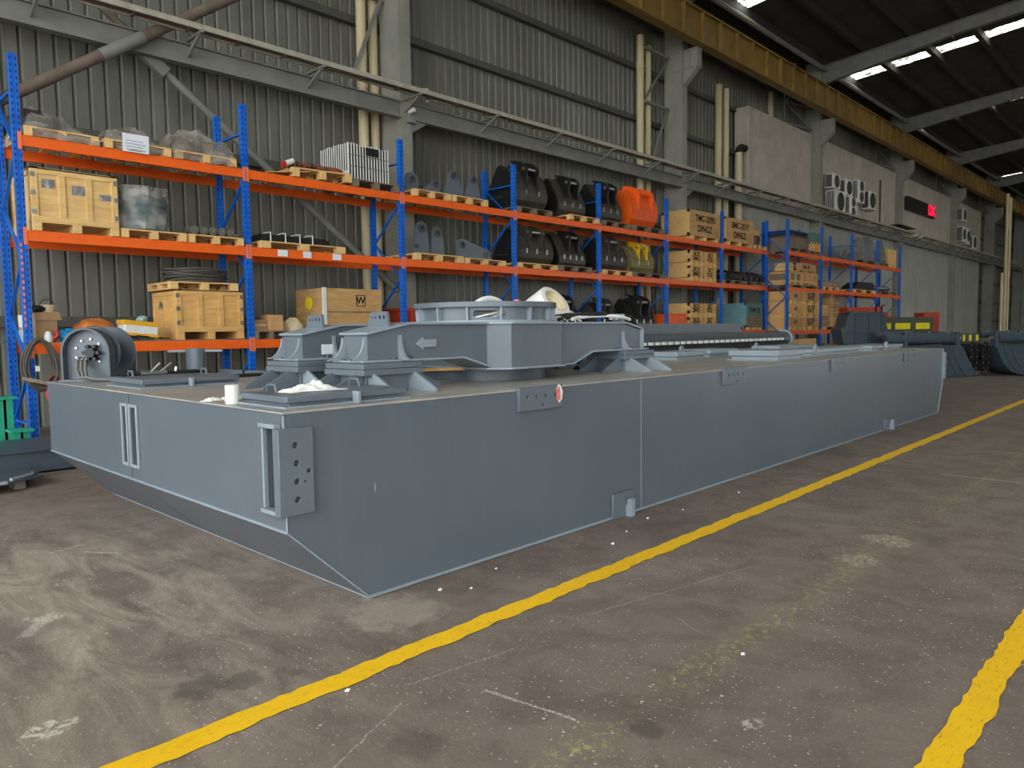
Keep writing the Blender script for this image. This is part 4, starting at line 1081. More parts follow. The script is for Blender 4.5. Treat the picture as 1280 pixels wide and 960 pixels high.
prof += [(0.36, 0.64), (0.0, 0.66)]
MB().lathe(prof, (4.70, 13.08, ZB + 0.14), 40).build('hose_coil', TEAL, t)
def fn(u, v):
    a = 2 * math.pi * u; r = 0.475 + 0.015 * math.sin(7 * a + 9 * v) + 0.012 * math.sin(17 * a - 5 * v)
    if v > 0.8: r *= 1 - (v - 0.8) * 2.6
    return (4.70 + r * math.cos(a), 13.08 + r * math.sin(a), ZB + 0.16 + 0.70 * min(1, v / 0.8) + (0.05 * math.sin(5 * a) * max(0, v - 0.7)))
film(fn, 48, 14, 'stretch_film', t)
pallet(5.33, 6.30, ZB, 'pale pallet with grey rollers by the second blue post')
t0 = None
for k in range(5):
    x = 5.45 + 0.16 * k
    o = thing('track_roller', ['grey steel roller at the pallet end nearest the hose drum', 'second grey roller from the hose drum', 'middle grey roller on the pallet beside the hose drum', 'fourth grey roller from the hose drum', 'grey roller farthest from the hose drum on that pallet'][k], 'roller', (x, 12.75, ZB + 0.14), 'grey rollers beside the hose drum')
    MB().cyl((x, 12.65, ZB + 0.225), (x, 12.95, ZB + 0.225), 0.075, 16).build('roller', mat('roller_grey', (104, 100, 92), 0.5), o); MB().cyl((x, 12.62, ZB + 0.225), (x, 12.98, ZB + 0.225), 0.03, 10).build('axle', STEEL, o)
t = thing('cloth_bundle', 'small grey bundle on the roller pallet by the blue post', 'bundle', (6.12, 12.85, ZB + 0.14))
def blob(cx, cy, cz, rx, ry, rz, seed, amp=0.18):
    rnd = random.Random(seed); ph = [rnd.uniform(0, 6.3) for _ in range(5)]
    def fn(u, v):
        a = 2 * math.pi * u; b = math.pi * (v - 0.5)
        k = 1 + amp * (math.sin(3 * a + ph[0]) * math.cos(2 * b + ph[1]) + 0.6 * math.sin(5 * a + 4 * b + ph[2]) + 0.4 * math.sin(9 * a - 6 * b + ph[3]))
        z = math.sin(b)
        return (cx + rx * k * math.cos(a) * math.cos(b), cy + ry * k * math.sin(a) * math.cos(b), cz + max(-1, min(1.2, z * k)) * rz)
    return MB().grid(fn, 30, 16)
blob(6.12, 12.85, ZB + 0.21, 0.13, 0.13, 0.07, 3).build('bundle', mat('roller_grey', (104, 100, 92), 0.5), t)
MB().tube([(6.0, 12.74, ZB + 0.20), (6.1, 12.70, ZB + 0.25), (6.24, 12.74, ZB + 0.19)], 0.012, 6).build('cord', WHITE, t)

# lower shelf of the first bay
def carton(label, x0, x1, y0, y1, z0, z1, m=CARD, flaps=True, group=None):
    t = thing('cardboard_box', label, 'box', ((x0 + x1) / 2, (y0 + y1) / 2, z0), group)
    MB().box(x0, x1, y0, y1, z0, z1).build('body', m, t, bevel=0.004)
    if flaps:
        MB().add([(x0 - 0.01, y0 - 0.005, z1 + 0.005), (x1 + 0.03, y0 - 0.005, z1 + 0.005), (x1 + 0.06, y0 - 0.03, z1 - 0.11), (x0, y0 - 0.03, z1 - 0.11),
                  (x0 - 0.01, y0, z1 + 0.008), (x1 + 0.03, y0, z1 + 0.008), (x1 + 0.06, y0 - 0.025, z1 - 0.11), (x0, y0 - 0.025, z1 - 0.11)],
                 [(0, 3, 2, 1), (4, 5, 6, 7), (0, 1, 5, 4), (1, 2, 6, 5), (2, 3, 7, 6), (3, 0, 4, 7)]).build('flap', m, t)
    else:
        MB().box(x0 - 0.001, x1 + 0.001, y0 - 0.002, y1 + 0.002, (z0 + z1) / 2 - 0.02, (z0 + z1) / 2 + 0.02).build('tape', mat('tan_tape', (190, 160, 120), 0.5), t)
    return t
shelf_sheet = thing('shelf_board', 'brown board laid on the orange beams of the lower shelf, first bay', 'board', (4.65, 13.2, ZC))
MB().box(3.0, 6.34, 12.66, 13.72, ZC, ZC + 0.018).build('board', OLDWOOD, shelf_sheet); MB().box(3.0, 6.34, 13.0, 13.05, ZC - 0.06, ZC).build('batten', OLDWOOD, shelf_sheet)
z = ZC + 0.018
carton('grey-brown open cardboard box on the lower shelf beside the first blue post', 3.06, 3.34, 12.75, 13.1, z + 0.07, z + 0.44)
carton('white box behind the first blue post on the lower shelf', 3.0, 3.14, 13.15, 13.5, z, z + 0.42, WHITE, False)
t = thing('spool', 'low wooden block carrying the open cardboard box', 'block', (3.2, 12.9, z)); MB().box(3.05, 3.36, 12.74, 13.12, z, z + 0.07).build('block', OLDWOOD, t); MB().box(3.05, 3.36, 12.735, 12.74, z + 0.03, z + 0.04).build('edge', CARD, t)
t = thing('basket', 'dark cap and cream bucket heaped on top of the open box', 'basket', (3.2, 12.92, z + 0.44))
MB().lathe([(0.02, 0.0), (0.08, 0.0), (0.11, 0.12), (0.10, 0.12), (0.07, 0.01)], (3.27, 12.95, z + 0.445), 20).build('bucket', CREAM, t)
MB().tube([(3.27 + 0.10 * math.cos(R(a)), 12.95, z + 0.55 + 0.10 * math.sin(R(a))) for a in range(0, 181, 20)], 0.006, 6).build('handle', DARKHOLE, t)
blob(3.13, 12.9, z + 0.50, 0.09, 0.09, 0.05, 4).build('cap', DARKHOLE, t)
t = thing('power_tool', 'white and red hand tool on the lower shelf before the blue bag', 'tool', (3.3, 12.72, z))
MB().lathe([(0.0, 0.0), (0.06, 0.0), (0.055, 0.10), (0.03, 0.16), (0.0, 0.16)], (3.20, 12.70, z), 16).build('body', WHITE, t)
MB().tube([(3.24, 12.69, z + 0.03), (3.32, 12.68, z + 0.10), (3.30, 12.68, z + 0.18)], 0.03, 8).build('handle', REDT, t)
o = blob(3.47, 12.85, z + 0.085, 0.21, 0.16, 0.10, 11).build('plastic_bag', BTARP); tag(o, 'crumpled bright blue plastic bag on the lower shelf behind the hose reel', 'bag')
o = blob(3.93, 13.05, z + 0.16, 0.31, 0.26, 0.19, 13, 0.08).build('sheet_bundle', OTARP); tag(o, 'orange-brown rounded bundle directly above the hose reel', 'bundle')
t = thing('chain_heap', 'black tangled chain and straps beside the orange bundle', 'chain', (4.25, 12.85, z))
rnd = random.Random(21); mb = MB()
for k in range(26):
    c = Vector((4.2 + rnd.uniform(-0.14, 0.2), 12.85 + rnd.uniform(-0.12, 0.12), z + 0.03 + rnd.uniform(0, 0.17))); M = Matrix.Rotation(rnd.uniform(0, 3), 3, 'Z') @ Matrix.Rotation(rnd.uniform(0, 3), 3, 'X')
    mb.tube([c + M @ Vector((0.045 * math.cos(a), 0.028 * math.sin(a), 0)) for a in [2 * math.pi * i / 10 for i in range(10)]], 0.012, 5, True)
mb.build('chain', BLACK, t)
MB().tube([(4.1, 12.7, z + 0.03), (4.3, 12.68, z + 0.09), (4.5, 12.7, z + 0.02)], 0.02, 6).build('strap', RUBBER, t)
t = thing('taped_box', 'white box wrapped in yellow tape beside the crate of the lower shelf', 'box', (4.5, 12.85, z))
Mx = Matrix.Rotation(R(6), 3, 'Y')
MB().obox((4.53, 12.86, z + 0.19), (0.52, 0.36, 0.24), Mx).build('body', WHITE, t, bevel=0.015)
MB().obox((4.53, 12.86, z + 0.275), (0.53, 0.37, 0.075), Mx).build('tape_band', YTAPE, t); MB().obox((4.53, 12.86, z + 0.09), (0.53, 0.37, 0.045), Mx).build('tape_band', YTAPE, t)
blob(4.62, 12.9, z + 0.35, 0.08, 0.07, 0.05, 31).build('cloth', mat('pale_teal_cloth', (150, 180, 180), 0.8), t)
t = thing('scrap_boards', 'dark narrow boards lying under the yellow-taped box', 'boards', (4.55, 12.75, z))
for k in range(3): MB().obox((4.45 + 0.13 * k, 12.73, z + 0.02 + 0.016 * k), (0.55, 0.09, 0.014), Matrix.Rotation(R(-12 + 10 * k), 3, 'Z') @ Matrix.Rotation(R(3 * k), 3, 'Y')).build('board', [BLACK, SOOT, BLACK][k], t)
t = crate('honey-coloured wooden crate on skids with a pallet on top, lower shelf', 5.10, 6.28, 12.68, 13.72, z, z + 0.85, PINE2, 3, 2, 0.13)
text('faint_mark', '^', 0.3, (5.09, 13.35, z + 0.55), FACE_W, GREENWOOD, t)
pallet(5.02, 6.2, z + 0.852, 'pallet on top of the honey-coloured crate, under the cable coils', 'pine', 12.68, 1.02, 0.13)
t = thing('cable_coil', 'flat coils of tan cable on the pallet above the honey-coloured crate', 'cable', (5.6, 13.1, z + 0.985))
for k in range(7):
    rnd = random.Random(50 + k); rx, ry = 0.50 + rnd.uniform(-0.06, 0.05), 0.38 + rnd.uniform(-0.05, 0.04)
    MB().tube([(5.62 + rnd.uniform(-0.02, 0.02) + rx * math.cos(a), 13.1 + ry * math.sin(a), z + 1.005 + 0.035 * k + 0.012 * math.sin(3 * a + k)) for a in [2 * math.pi * i / 36 for i in range(36)]], 0.018, 6, True).build('loop', CABLE, t)

# ================================================================== BAY 2
pallet(7.32, 8.62, ZA + 0.03, 'pale tilted pallet holding brown canvas straps, top shelf second bay', 'pine', 12.60, 1.1, 0.17, R(-2.0))
t = thing('canvas_straps', 'brown canvas slings heaped on the tilted pallet, top shelf', 'slings', (7.8, 13.0, ZA + 0.2))
rnd = random.Random(9)
for k in range(8):
    x = 7.42 + 0.1 * k
    MB().tube([(x + rnd.uniform(-0.03, 0.03) + 0.12 * f, 12.68 + 0.6 * f, ZA + 0.235 + 0.10 * math.sin(math.pi * f) + rnd.uniform(0, 0.03)) for f in [i / 8 for i in range(9)]], 0.028, 6).build('sling', [BRONZE, CABLE, mat('sling_rust', (150, 72, 46), 0.8)][k % 3], t)
blob(8.32, 12.9, ZA + 0.27, 0.24, 0.2, 0.08, 17, 0.1).build('folded_cloth', mat('sling_rust', (150, 72, 46), 0.8), t)
t = thing('spray_bottle', 'white bottle with red cap lying at the edge of the tilted pallet', 'bottle', (7.2, 12.7, ZA + 0.15))
MB().cyl((7.12, 12.66, ZA + 0.185), (7.20, 12.66, ZA + 0.225), 0.05, 14).build('cap', REDT, t); MB().cyl((7.20, 12.66, ZA + 0.225), (7.36, 12.66, ZA + 0.30), 0.05, 14).build('bottle', WHITE, t)
t = thing('plywood_sheet', 'thin plywood sheet jutting under the tilted pallet', 'board', (7.1, 13.0, ZA)); MB().obox((7.25, 13.1, ZA + 0.075), (0.9, 1.0, 0.015), Matrix.Rotation(R(-8), 3, 'Y')).build('sheet', PINE2, t); MB().box(6.95, 7.0, 12.7, 13.6, ZA, ZA + 0.03).build('batten', PINE2, t)
pallet(8.66, 9.80, ZA, 'dark weathered pallet under the white slatted crate', 'old', 12.60, 1.1, 0.15)
t = thing('slatted_crate', 'white and black slatted plastic crate on the top shelf', 'crate', (9.1, 13.1, ZA + 0.15))
x0, x1, y0, y1, z0, z1 = 8.62, 9.62, 12.72, 13.72, ZA + 0.15, ZA + 0.87
MB().box(x0 + 0.03, x1 - 0.03, y0 + 0.03, y1 - 0.03, z0, z1 - 0.03).build('liner', BLACK, t)
for k in range(15):
    x = x0 + (x1 - x0 - 0.03) * k / 14
    MB().box(x, x + 0.024, y0 - 0.006, y0 + 0.008, z0 + (0.0 if k else 0), z1 + rnd.uniform(-0.015, 0.015)).build('slat', WHITE, t)
for k in range(13):
    y = y0 + (y1 - y0 - 0.03) * k / 12
    MB().box(x0 - 0.006, x0 + 0.008, y, y + 0.026, z0 + 0.14, z1 + rnd.uniform(-0.015, 0.015)).build('slat', WHITE, t)
for zz in (z0 + 0.26, z0 + 0.48): MB().box(x0, x1, y0 - 0.022, y0 - 0.012, zz, zz + 0.02).build('rail', GALV, t)
MB().box(x0 - 0.02, x0, y0, y1, z0 + 0.10, z0 + 0.17).build('rail', WHITE, t); MB().box(x0 - 0.01, x0 + 0.02, y0, y1, z0, z0 + 0.10).build('base_panel', CREAM, t)
MB().box(x0 + 0.42, x0 + 0.72, y0 - 0.026, y0 - 0.014, z1 - 0.20, z1 - 0.04).build('sign_plate', BLACK, t)
pallet(6.62, 8.42, ZB, 'long pale pallet with strapped black iron bars, middle shelf', 'pine', 12.60, 1.1, 0.13)
for k in range(4):
    o = MB(); xa = 6.66 + 0.02 * k
    o.box(xa, xa + 1.45 - 0.12 * k, 12.68 + 0.2 * k, 12.84 + 0.2 * k, ZB + 0.13, ZB + 0.23 + 0.02 * (k % 2)).box(xa, xa + 1.4 - 0.12 * k, 12.74 + 0.2 * k, 12.77 + 0.2 * k, ZB + 0.23, ZB + 0.27)
    o = o.build('iron_bar', BLACK)
    tag(o, ['black ribbed iron bar at the front of the long pallet', 'second black iron bar behind the front one on the long pallet', 'third black iron bar on the long pallet', 'black iron bar at the back of the long pallet'][k], 'bar', 'iron bars on the long pallet')
for k, x in enumerate((6.85, 7.15, 7.45, 7.72)):
    o = MB().tube([(x, 12.66, ZB + 0.13), (x, 12.655, ZB + 0.30), (x + 0.03, 12.9, ZB + 0.32), (x + 0.03, 13.3, ZB + 0.28)], 0.012, 6).build('strap', WHITE)
    tag(o, ['white strap over the iron bars nearest the second blue post', 'second white strap over the iron bars', 'third white strap over the iron bars', 'white strap over the iron bars farthest from the second blue post'][k], 'strap', 'straps on the iron bars')
pallet(6.46, 7.12, ZC, 'small dark pallet with two boxes beside the second blue post', 'old', 12.62, 1.0, 0.16)
carton('dull brown box beside the second blue post on a small pallet', 6.50, 6.74, 12.72, 13.05, ZC + 0.16, ZC + 0.36, CARD, False)
carton('bright tan box at the front of the small pallet', 6.76, 7.04, 12.66, 13.0, ZC + 0.16, ZC + 0.45, mat('tan_card', (206, 156, 102), 0.85), False)
o = blob(7.38, 12.95, ZC + 0.18, 0.23, 0.2, 0.2, 23, 0.12).build('sack', CREAM); tag(o, 'cream sack slumped between the tan box and yellow-dot crate', 'sack')
t = thing('plywood_crate', 'large brown plywood crate with a yellow dot on its side', 'crate', (8.6, 13.2, ZC))
MB().box(7.93, 9.32, 12.68, 13.72, ZC + 0.08, ZC + 0.98).build('body', PLY, t, bevel=0.004)
MB().box(7.91, 7.99, 12.66, 12.70, ZC + 0.06, ZC + 0.99).build('corner_strip', WHITE, t); MB().box(7.93, 9.32, 12.672, 12.68, ZC + 0.50, ZC + 0.53).build('seam_batten', OLDWOOD, t)
for x in (7.95, 8.55, 9.2): MB().box(x, x + 0.1, 12.7, 13.7, ZC, ZC + 0.08).build('skid', PLY, t)
MB().cyl((7.922, 13.22, ZC + 0.70), (7.930, 13.22, ZC + 0.70), 0.125, 28).build('dot', YDOT, t)
fr = MB().box(8.69, 8.91, 12.672, 12.680, ZC + 0.845, ZC + 0.86).box(8.69, 8.91, 12.672, 12.680, ZC + 0.63, ZC + 0.645).box(8.69, 8.705, 12.672, 12.68, ZC + 0.645, ZC + 0.845).box(8.895, 8.91, 12.672, 12.68, ZC + 0.645, ZC + 0.845)
fr.build('stencil_frame', INK, t); text('stencil', 'W', 0.2, (8.80, 12.677, ZC + 0.745), FACE_S, INK, t)
t = thing('red_steel_frame', 'red oxide steel block beside the third blue post on the lower shelf', 'steel block', (9.95, 13.2, ZC))
MB().box(10.02, 10.70, 12.75, 13.6, ZC, ZC + 0.55).build('block', REDP, t, bevel=0.01); MB().box(9.98, 10.75, 12.70, 13.65, ZC + 0.55, ZC + 0.62).build('top_plate', REDP, t, bevel=0.01)
MB().box(10.1, 10.18, 12.70, 12.75, ZC, ZC + 0.55).build('rib', REDP, t)

# ================================================================== BAY 3 : link plates
def link_plate(label, x, y, z, w, h, top=0.11, lean=0.0, low=False, hole=0.05, t_=0.06):
    t = thing('link_plate', label, 'steel link plate', (x, y, z), 'grey excavator link plates')
    if not low:
        pl = [(-w / 2, 0), (w / 2, 0), (w / 2 * 0.9, h * 0.35), (top + lean, h - top * 0.7)] + [(lean + top * math.cos(R(a)), h - top + top * math.sin(R(a))) for a in range(10, 171, 16)] + [(-w / 2 * 0.75, h * 0.35)]
        c = (lean, h - top)
    else:
        pl = [(-w / 2, 0), (w / 2, 0)] + [(w / 2 - top + top * math.cos(R(a)), top + top * math.sin(R(a)) * 0.9) for a in range(0, 61, 15)] + [(-w / 2 + top * 1.4, h)] + [(-w / 2 + top + top * math.cos(R(a)), h - top + top * math.sin(R(a))) for a in range(70, 181, 18)]
        c = (-w / 2 + top, h - top)
    o = MB().prism(pl, -t_ / 2, t_ / 2, 'y').build('plate', GREY, t, world=False)
    co = MB().cyl((c[0], -1, c[1]), (c[0], 1, c[1]), hole, 20).move((x, y, z))
    cut(o, co.move((-x, -y, -z)))
    for s in (-1, 1):
        MB().lathe([(hole, 0.0), (hole * 1.75, 0.0), (hole * 1.75, 0.03), (hole, 0.03)], (c[0], s * t_ / 2 - (0.03 if s < 0 else 0), c[1]), 24, 'y', True).build('boss', DGREY if s < 0 else GREY, t, world=False)
    if low:
        MB().lathe([(hole * 0.8, 0.0), (hole * 1.6, 0.0), (hole * 1.6, 0.03), (hole * 0.8, 0.03)], (w / 2 - top, -t_ / 2 - 0.03, top), 24, 'y', True).build('boss', DGREY, t, world=False)
    return t
zt = ZA + 0.15
pallet(10.20, 11.25, ZA, 'pale pallet with round-ended links, top shelf by the first column', y0=12.60, h=0.15); pallet(11.30, 12.42, ZA, 'pale pallet with two upright links on the top shelf', y0=12.60, h=0.15)
link_plate('dark round-ended link nearest the first column, top shelf', 10.40, 12.95, zt, 0.42, 0.42, 0.16)
link_plate('low sloping link beside the round-ended one, top shelf', 10.95, 12.95, zt, 0.55, 0.36, 0.12, low=False, lean=0.12)
link_plate('tall pointed link in the middle of the top shelf pair of pallets', 11.62, 12.95, zt, 0.62, 0.62, 0.10)
link_plate('tall link with stepped back at the far end of the top shelf pallets', 12.22, 12.95, zt, 0.52, 0.60, 0.10, 0.03)
zt = ZB + 0.15
pallet(10.20, 11.60, ZB, 'pale pallet with two tall leaning links, middle shelf', y0=12.60, h=0.15); pallet(11.66, 13.0, ZB, 'pale pallet with low lying links, middle shelf', y0=12.60, h=0.13)
link_plate('tallest grey link nearest the first column, middle shelf', 10.62, 12.95, zt, 0.50, 0.74, 0.15, 0.02, False, 0.06); link_plate('second tall grey link beside the tallest one, middle shelf', 11.12, 12.98, zt, 0.44, 0.66, 0.13, 0.0, False, 0.055)
link_plate('short grey lug before the tallest link, middle shelf', 10.36, 12.80, zt, 0.26, 0.24, 0.08, 0.0, False, 0.03)
link_plate('long low grey link with bosses at both ends, middle shelf', 12.15, 12.85, zt - 0.02, 1.05, 0.46, 0.14, 0, True); link_plate('low grey link lying behind the long one', 12.55, 13.25, zt - 0.02, 1.0, 0.46, 0.14, 0, True)

# ================================================================== EXCAVATOR BUCKETS
def bucket(label, x, y, z, w, h, body, ear, shape='wedge', ribs=3, accent=None, tilt=0.0):
    t = thing('excavator_bucket', label, 'excavator bucket', (x, y, z), 'excavator buckets on the racks')
    if shape == 'wedge':
        cv = [(0.02, 0.90), (-0.06, 0.80), (-0.17, 0.60), (-0.26, 0.42), (-0.31, 0.28), (-0.30, 0.12), (-0.22, 0.02), (-0.10, 0.0)]
        back = [(0.72, 0.0), (0.78, 0.06), (0.42, 0.48), (0.10, 0.90)]
    else:
        cv = [(0.04, 0.88), (-0.08, 0.82), (-0.22, 0.68), (-0.32, 0.50), (-0.36, 0.33), (-0.33, 0.16), (-0.24, 0.04), (-0.12, 0.0)]
        back = [(0.50, 0.0), (0.56, 0.10), (0.40, 0.45), (0.14, 0.86)]
        if body is ORB:
            cv = [(0.02, 0.90), (-0.14, 0.86), (-0.27, 0.74), (-0.35, 0.56), (-0.36, 0.36), (-0.31, 0.18), (-0.22, 0.05), (-0.12, 0.0)]
            back = [(0.22, 0.0), (0.30, 0.10), (0.26, 0.35), (0.20, 0.62), (0.12, 0.88)]
    cv = [(a * h, b * h) for a, b in cv]; back = [(a * h, b * h) for a, b in back]
    B_ = lambda mb, n, m, p=t, bev=0.0: mb.build(n, m, p, bev, world=False)
    B_(MB().strip(cv + [back[0]], 0.03, -w / 2, w / 2, 'x') if False else MB().strip([(a, b) for a, b in cv] + [back[0]], 0.03, -w / 2, w / 2, 'x'), 'shell', body)
    for s in (-1, 1):
        B_(MB().prism(cv + back, s * w / 2 - 0.02, s * w / 2 + 0.02, 'x'), 'side_plate', accent or body)
        B_(MB().obox((s * w / 2, back[0][0] - 0.1 * h, 0.24 * h), (0.06, 0.9 * h * 0.9, 0.03), Matrix.Identity(3)), 'side_edge', body)
    B_(MB().strip(cv[4:] , -0.012, -w / 2 * 0.98, w / 2 * 0.98, 'x'), 'wear_plate', body)
    for k in range(ribs):
        xx = -w / 2 + w * (k + 0.75) / (ribs + 0.5)
        rb = B_(MB().strip(cv[1:5], -0.03, xx - 0.035, xx + 0.035, 'x'), 'rib', body if shape == 'wedge' and body is BLACK else body)
        p0 = cv[4]; B_(MB().box(xx - 0.02, xx + 0.02, p0[0] - 0.045, p0[0] - 0.01, p0[1] - 0.07, p0[1] + 0.05), 'rib_tip', STEEL if body is not ORB else ORB, rb)
    for s in (-1, 1):
        ex = s * w * (0.26 if body is ORB else 0.17)
        e = [(0.12 * h, 0.86 * h), (0.13 * h, 0.95 * h)] + [(0.05 * h + 0.075 * h * math.cos(R(a)), 0.96 * h + 0.075 * h * math.sin(R(a))) for a in range(0, 121, 20)] + [(-0.10 * h, 1.0 * h), (-0.26 * h, 0.95 * h), (-0.38 * h, 0.86 * h), (-0.41 * h, 0.74 * h), (-0.37 * h, 0.62 * h), (-0.38 * h, 0.42 * h), (-0.26 * h, 0.45 * h), (-0.12 * h, 0.70 * h)]
        B_(MB().prism(e, ex - 0.025, ex + 0.025, 'x'), 'ear', ear)
        for py, pz in ((0.05, 0.955), (-0.33, 0.80)):
            B_(MB().cyl((ex - 0.05, py * h, pz * h), (ex + 0.05, py * h, pz * h), 0.06 * h, 18), 'pin_boss', ear)
    B_(MB().cyl((-w * 0.24, 0.05 * h, 0.955 * h), (w * 0.24, 0.05 * h, 0.955 * h), 0.035 * h, 14), 'pin', STEEL if body is not ORB else ear)
    B_(MB().cyl((-w * 0.24, -0.33 * h, 0.80 * h), (w * 0.24, -0.33 * h, 0.80 * h), 0.035 * h, 14), 'pin', STEEL if body is not ORB else ear)
    B_(MB().box(-w / 2, w / 2, back[0][0] - 0.12, back[0][0] + 0.02, -0.0, 0.03), 'cutting_edge', body)
    t.rotation_euler = (0, 0, tilt)
    return t
zt = ZA + 0.14
pallet(13.44, 14.75, ZA, 'worn pale pallet under the big bucket behind the fourth blue post', 'old', 12.60); pallet(15.42, 16.70, ZA, 'pale pallet with chunky blocks under the wedge bucket, top shelf', 'pine', 12.55)
pallet(16.95, 18.25, ZA, 'pale pallet under the black bucket beside the orange bucket', 'old', 12.60); pallet(18.40, 20.15, ZA, 'weathered pallet under the orange bucket', 'old', 12.60)
bucket('large black bucket behind the fourth blue post, top shelf', 14.08, 13.15, zt, 1.20, 1.22, SOOT, BLACK, 'round', 2, accent=BLACK)
bucket('black wedge-shaped bucket alone in the middle of the top shelf', 15.75, 13.10, zt, 1.15, 1.08, SOOT, BLACK, 'wedge', 3, accent=BLACK)
bucket('black bucket behind a blue post, touching the orange one', 17.50, 13.15, zt, 1.15, 1.18, SOOT, BLACK, 'wedge', 3, accent=BLACK)
bucket('bright orange bucket on the top shelf', 19.20, 13.15, zt, 1.35, 1.22, ORB, ORB, 'round', 0)
zt = ZB + 0.13
pallet(13.45, 14.95, ZB, 'pale pallet under the broad ribbed bucket, middle shelf', 'pine', 12.60, 1.1, 0.13); pallet(15.0, 16.35, ZB, 'worn pallet under the narrow ribbed bucket, middle shelf', 'old', 12.55, 1.1, 0.14)
pallet(16.98, 18.35, ZB, 'pale pallet under the grey ribbed bucket next to the yellow one', 'pine', 12.60, 1.1, 0.13); pallet(18.45, 20.2, ZB, 'worn pallet under the yellow bucket', 'old', 12.60, 1.1, 0.13)
bucket('broad dusty black bucket with three ribs, middle shelf under the largest one', 14.25, 13.1, zt, 1.35, 1.00, SOOT, SOOT, 'round', 3, accent=BLACK)
bucket('narrow dusty black bucket beside the broad ribbed one, middle shelf', 15.85, 13.15, zt, 1.15, 1.00, SOOT, BLACK, 'wedge', 4, accent=BLACK)
bucket('dusty black bucket next to the yellow bucket, middle shelf', 17.60, 13.1, zt, 1.30, 1.02, SOOT, SOOT, 'round', 3, accent=BLACK)
bucket('small bucket with bright yellow ears and brown back, middle shelf', 19.15, 13.1, zt, 1.25, 0.95, YEDIRT, YEB, 'round', 2)
bucket('dark bucket on the lower shelf behind the white flared fitting', 15.6, 13.2, ZC + 0.02, 1.2, 1.05, BLACK, BLACK, 'wedge', 3)
bucket('dark bucket on the lower shelf behind the fifth blue post', 17.47, 13.2, ZC + 0.02, 1.1, 0.98, BLACK, SOOT, 'round', 2, accent=SOOT)
bucket('black bucket with pale rib tips on the lower shelf beside the orange box', 19.15, 13.1, ZC + 0.02, 1.3, 1.10, BLACK, BLACK, 'wedge', 3)
t = thing('orange_box', 'orange steel box on the lower shelf beside the sixth blue post', 'steel box', (20.7, 13.0, ZC))
MB().box(20.43, 21.45, 12.62, 13.5, ZC, ZC + 0.52).build('body', ORB, t, bevel=0.012); MB().box(20.41, 21.48, 12.60, 13.52, ZC + 0.52, ZC + 0.56).build('lid', ORB, t, bevel=0.01)

# ================================================================== BAYS 6-7: plywood crates with hand lettering
def ply_crate(label, x0, x1, y0, y1, z0, z1, lines, size, m=PLY, end=PINE, skid=0.12, fmat=None, name='plywood_crate', group=None):
    t = thing(name, label, 'crate', ((x0 + x1) / 2, (y0 + y1) / 2, z0), group)
    MB().box(x0 + 0.02, x1, y0, y1, z0 + skid, z1).build('body', m, t, bevel=0.004)
    mb = MB().box(x0, x0 + 0.02, y0, y1, z0 + skid, z1); mb.build('end_panel', end, t)
    mb = MB()
    for y in (y0, y1 - 0.09): mb.box(x0 - 0.02, x0, y, y + 0.09, z0 + skid, z1)
    mb.box(x0 - 0.02, x0, y0, y1, z1 - 0.09, z1).box(x0 - 0.02, x0, y0, y1, z0 + skid, z0 + skid + 0.09)
    mb.build('end_batten', end, t)
    if skid:
        for k in range(3):
            xa = x0 + (x1 - x0 - 0.12) * (0.08 + 0.84 * k / 2); MB().box(xa, xa + 0.12, y0 - 0.03, y1, z0, z0 + skid).build('skid', PINE, t)
    h = z1 - z0 - skid
    for k, s in enumerate(lines):
        text('hand_lettering', s, size, ((x0 + x1) / 2 - 0.03 * k, y0 - 0.002, z1 - h * (k + 0.75) / (len(lines) + 0.5)), FACE_S, INK, t, 1.0, 0.002)
    return t
ply_crate('long plywood crate hand-lettered in black beside the second column, top shelf', 21.68, 23.74, 12.64, 13.7, ZA, ZA + 0.96, ['TMC-2095', 'DINGZ'], 0.30)
ply_crate('hand-lettered plywood crate just past the seventh blue post, top shelf', 24.15, 26.30, 12.64, 13.7, ZA, ZA + 0.96, ['BMC-2018', 'DINGZ'], 0.30)
names = ['lower', 'upper']
for sh, zz, nm in ((ZB, 0.50, 'middle shelf'), (ZC, 0.46, 'lower shelf')):
    for c, (xa, xb, cn) in enumerate(((21.75, 22.62, 'beside the second column'), (22.68, 23.52, 'next to the seventh blue post'))):
        for r_ in range(2):
            ply_crate('small pale %s crate %s, %s' % (names[r_], cn, nm), xa, xb, 12.66, 13.65, sh + 0.0 + r_ * (zz + 0.005), sh + r_ * (zz + 0.005) + zz, [['BOX', '2M42'], ['SKT', 'RGS']][c], 0.20, PINE2, PINE, 0.13, group='small lettered crates by the seventh post')
pallet(26.35, 27.35, ZA, 'pale pallet with a dusty engine part at the end of the long rack', 'pine', 12.62)
t = thing('engine_part', 'dusty dark engine part with a pale box on top, top shelf', 'engine part', (26.85, 13.0, ZA + 0.14))
blob(26.82, 13.0, ZA + 0.36, 0.32, 0.3, 0.2, 41, 0.15).build('block', SOOT, t); MB().cyl((26.6, 12.72, ZA + 0.34), (26.6, 13.0, ZA + 0.34), 0.16, 16).build('pulley', mat('pulley_rust', (120, 84, 66), 0.6), t); MB().box(26.5, 27.0, 12.75, 13.2, ZA + 0.53, ZA + 0.72).build('box', PINE2, t)
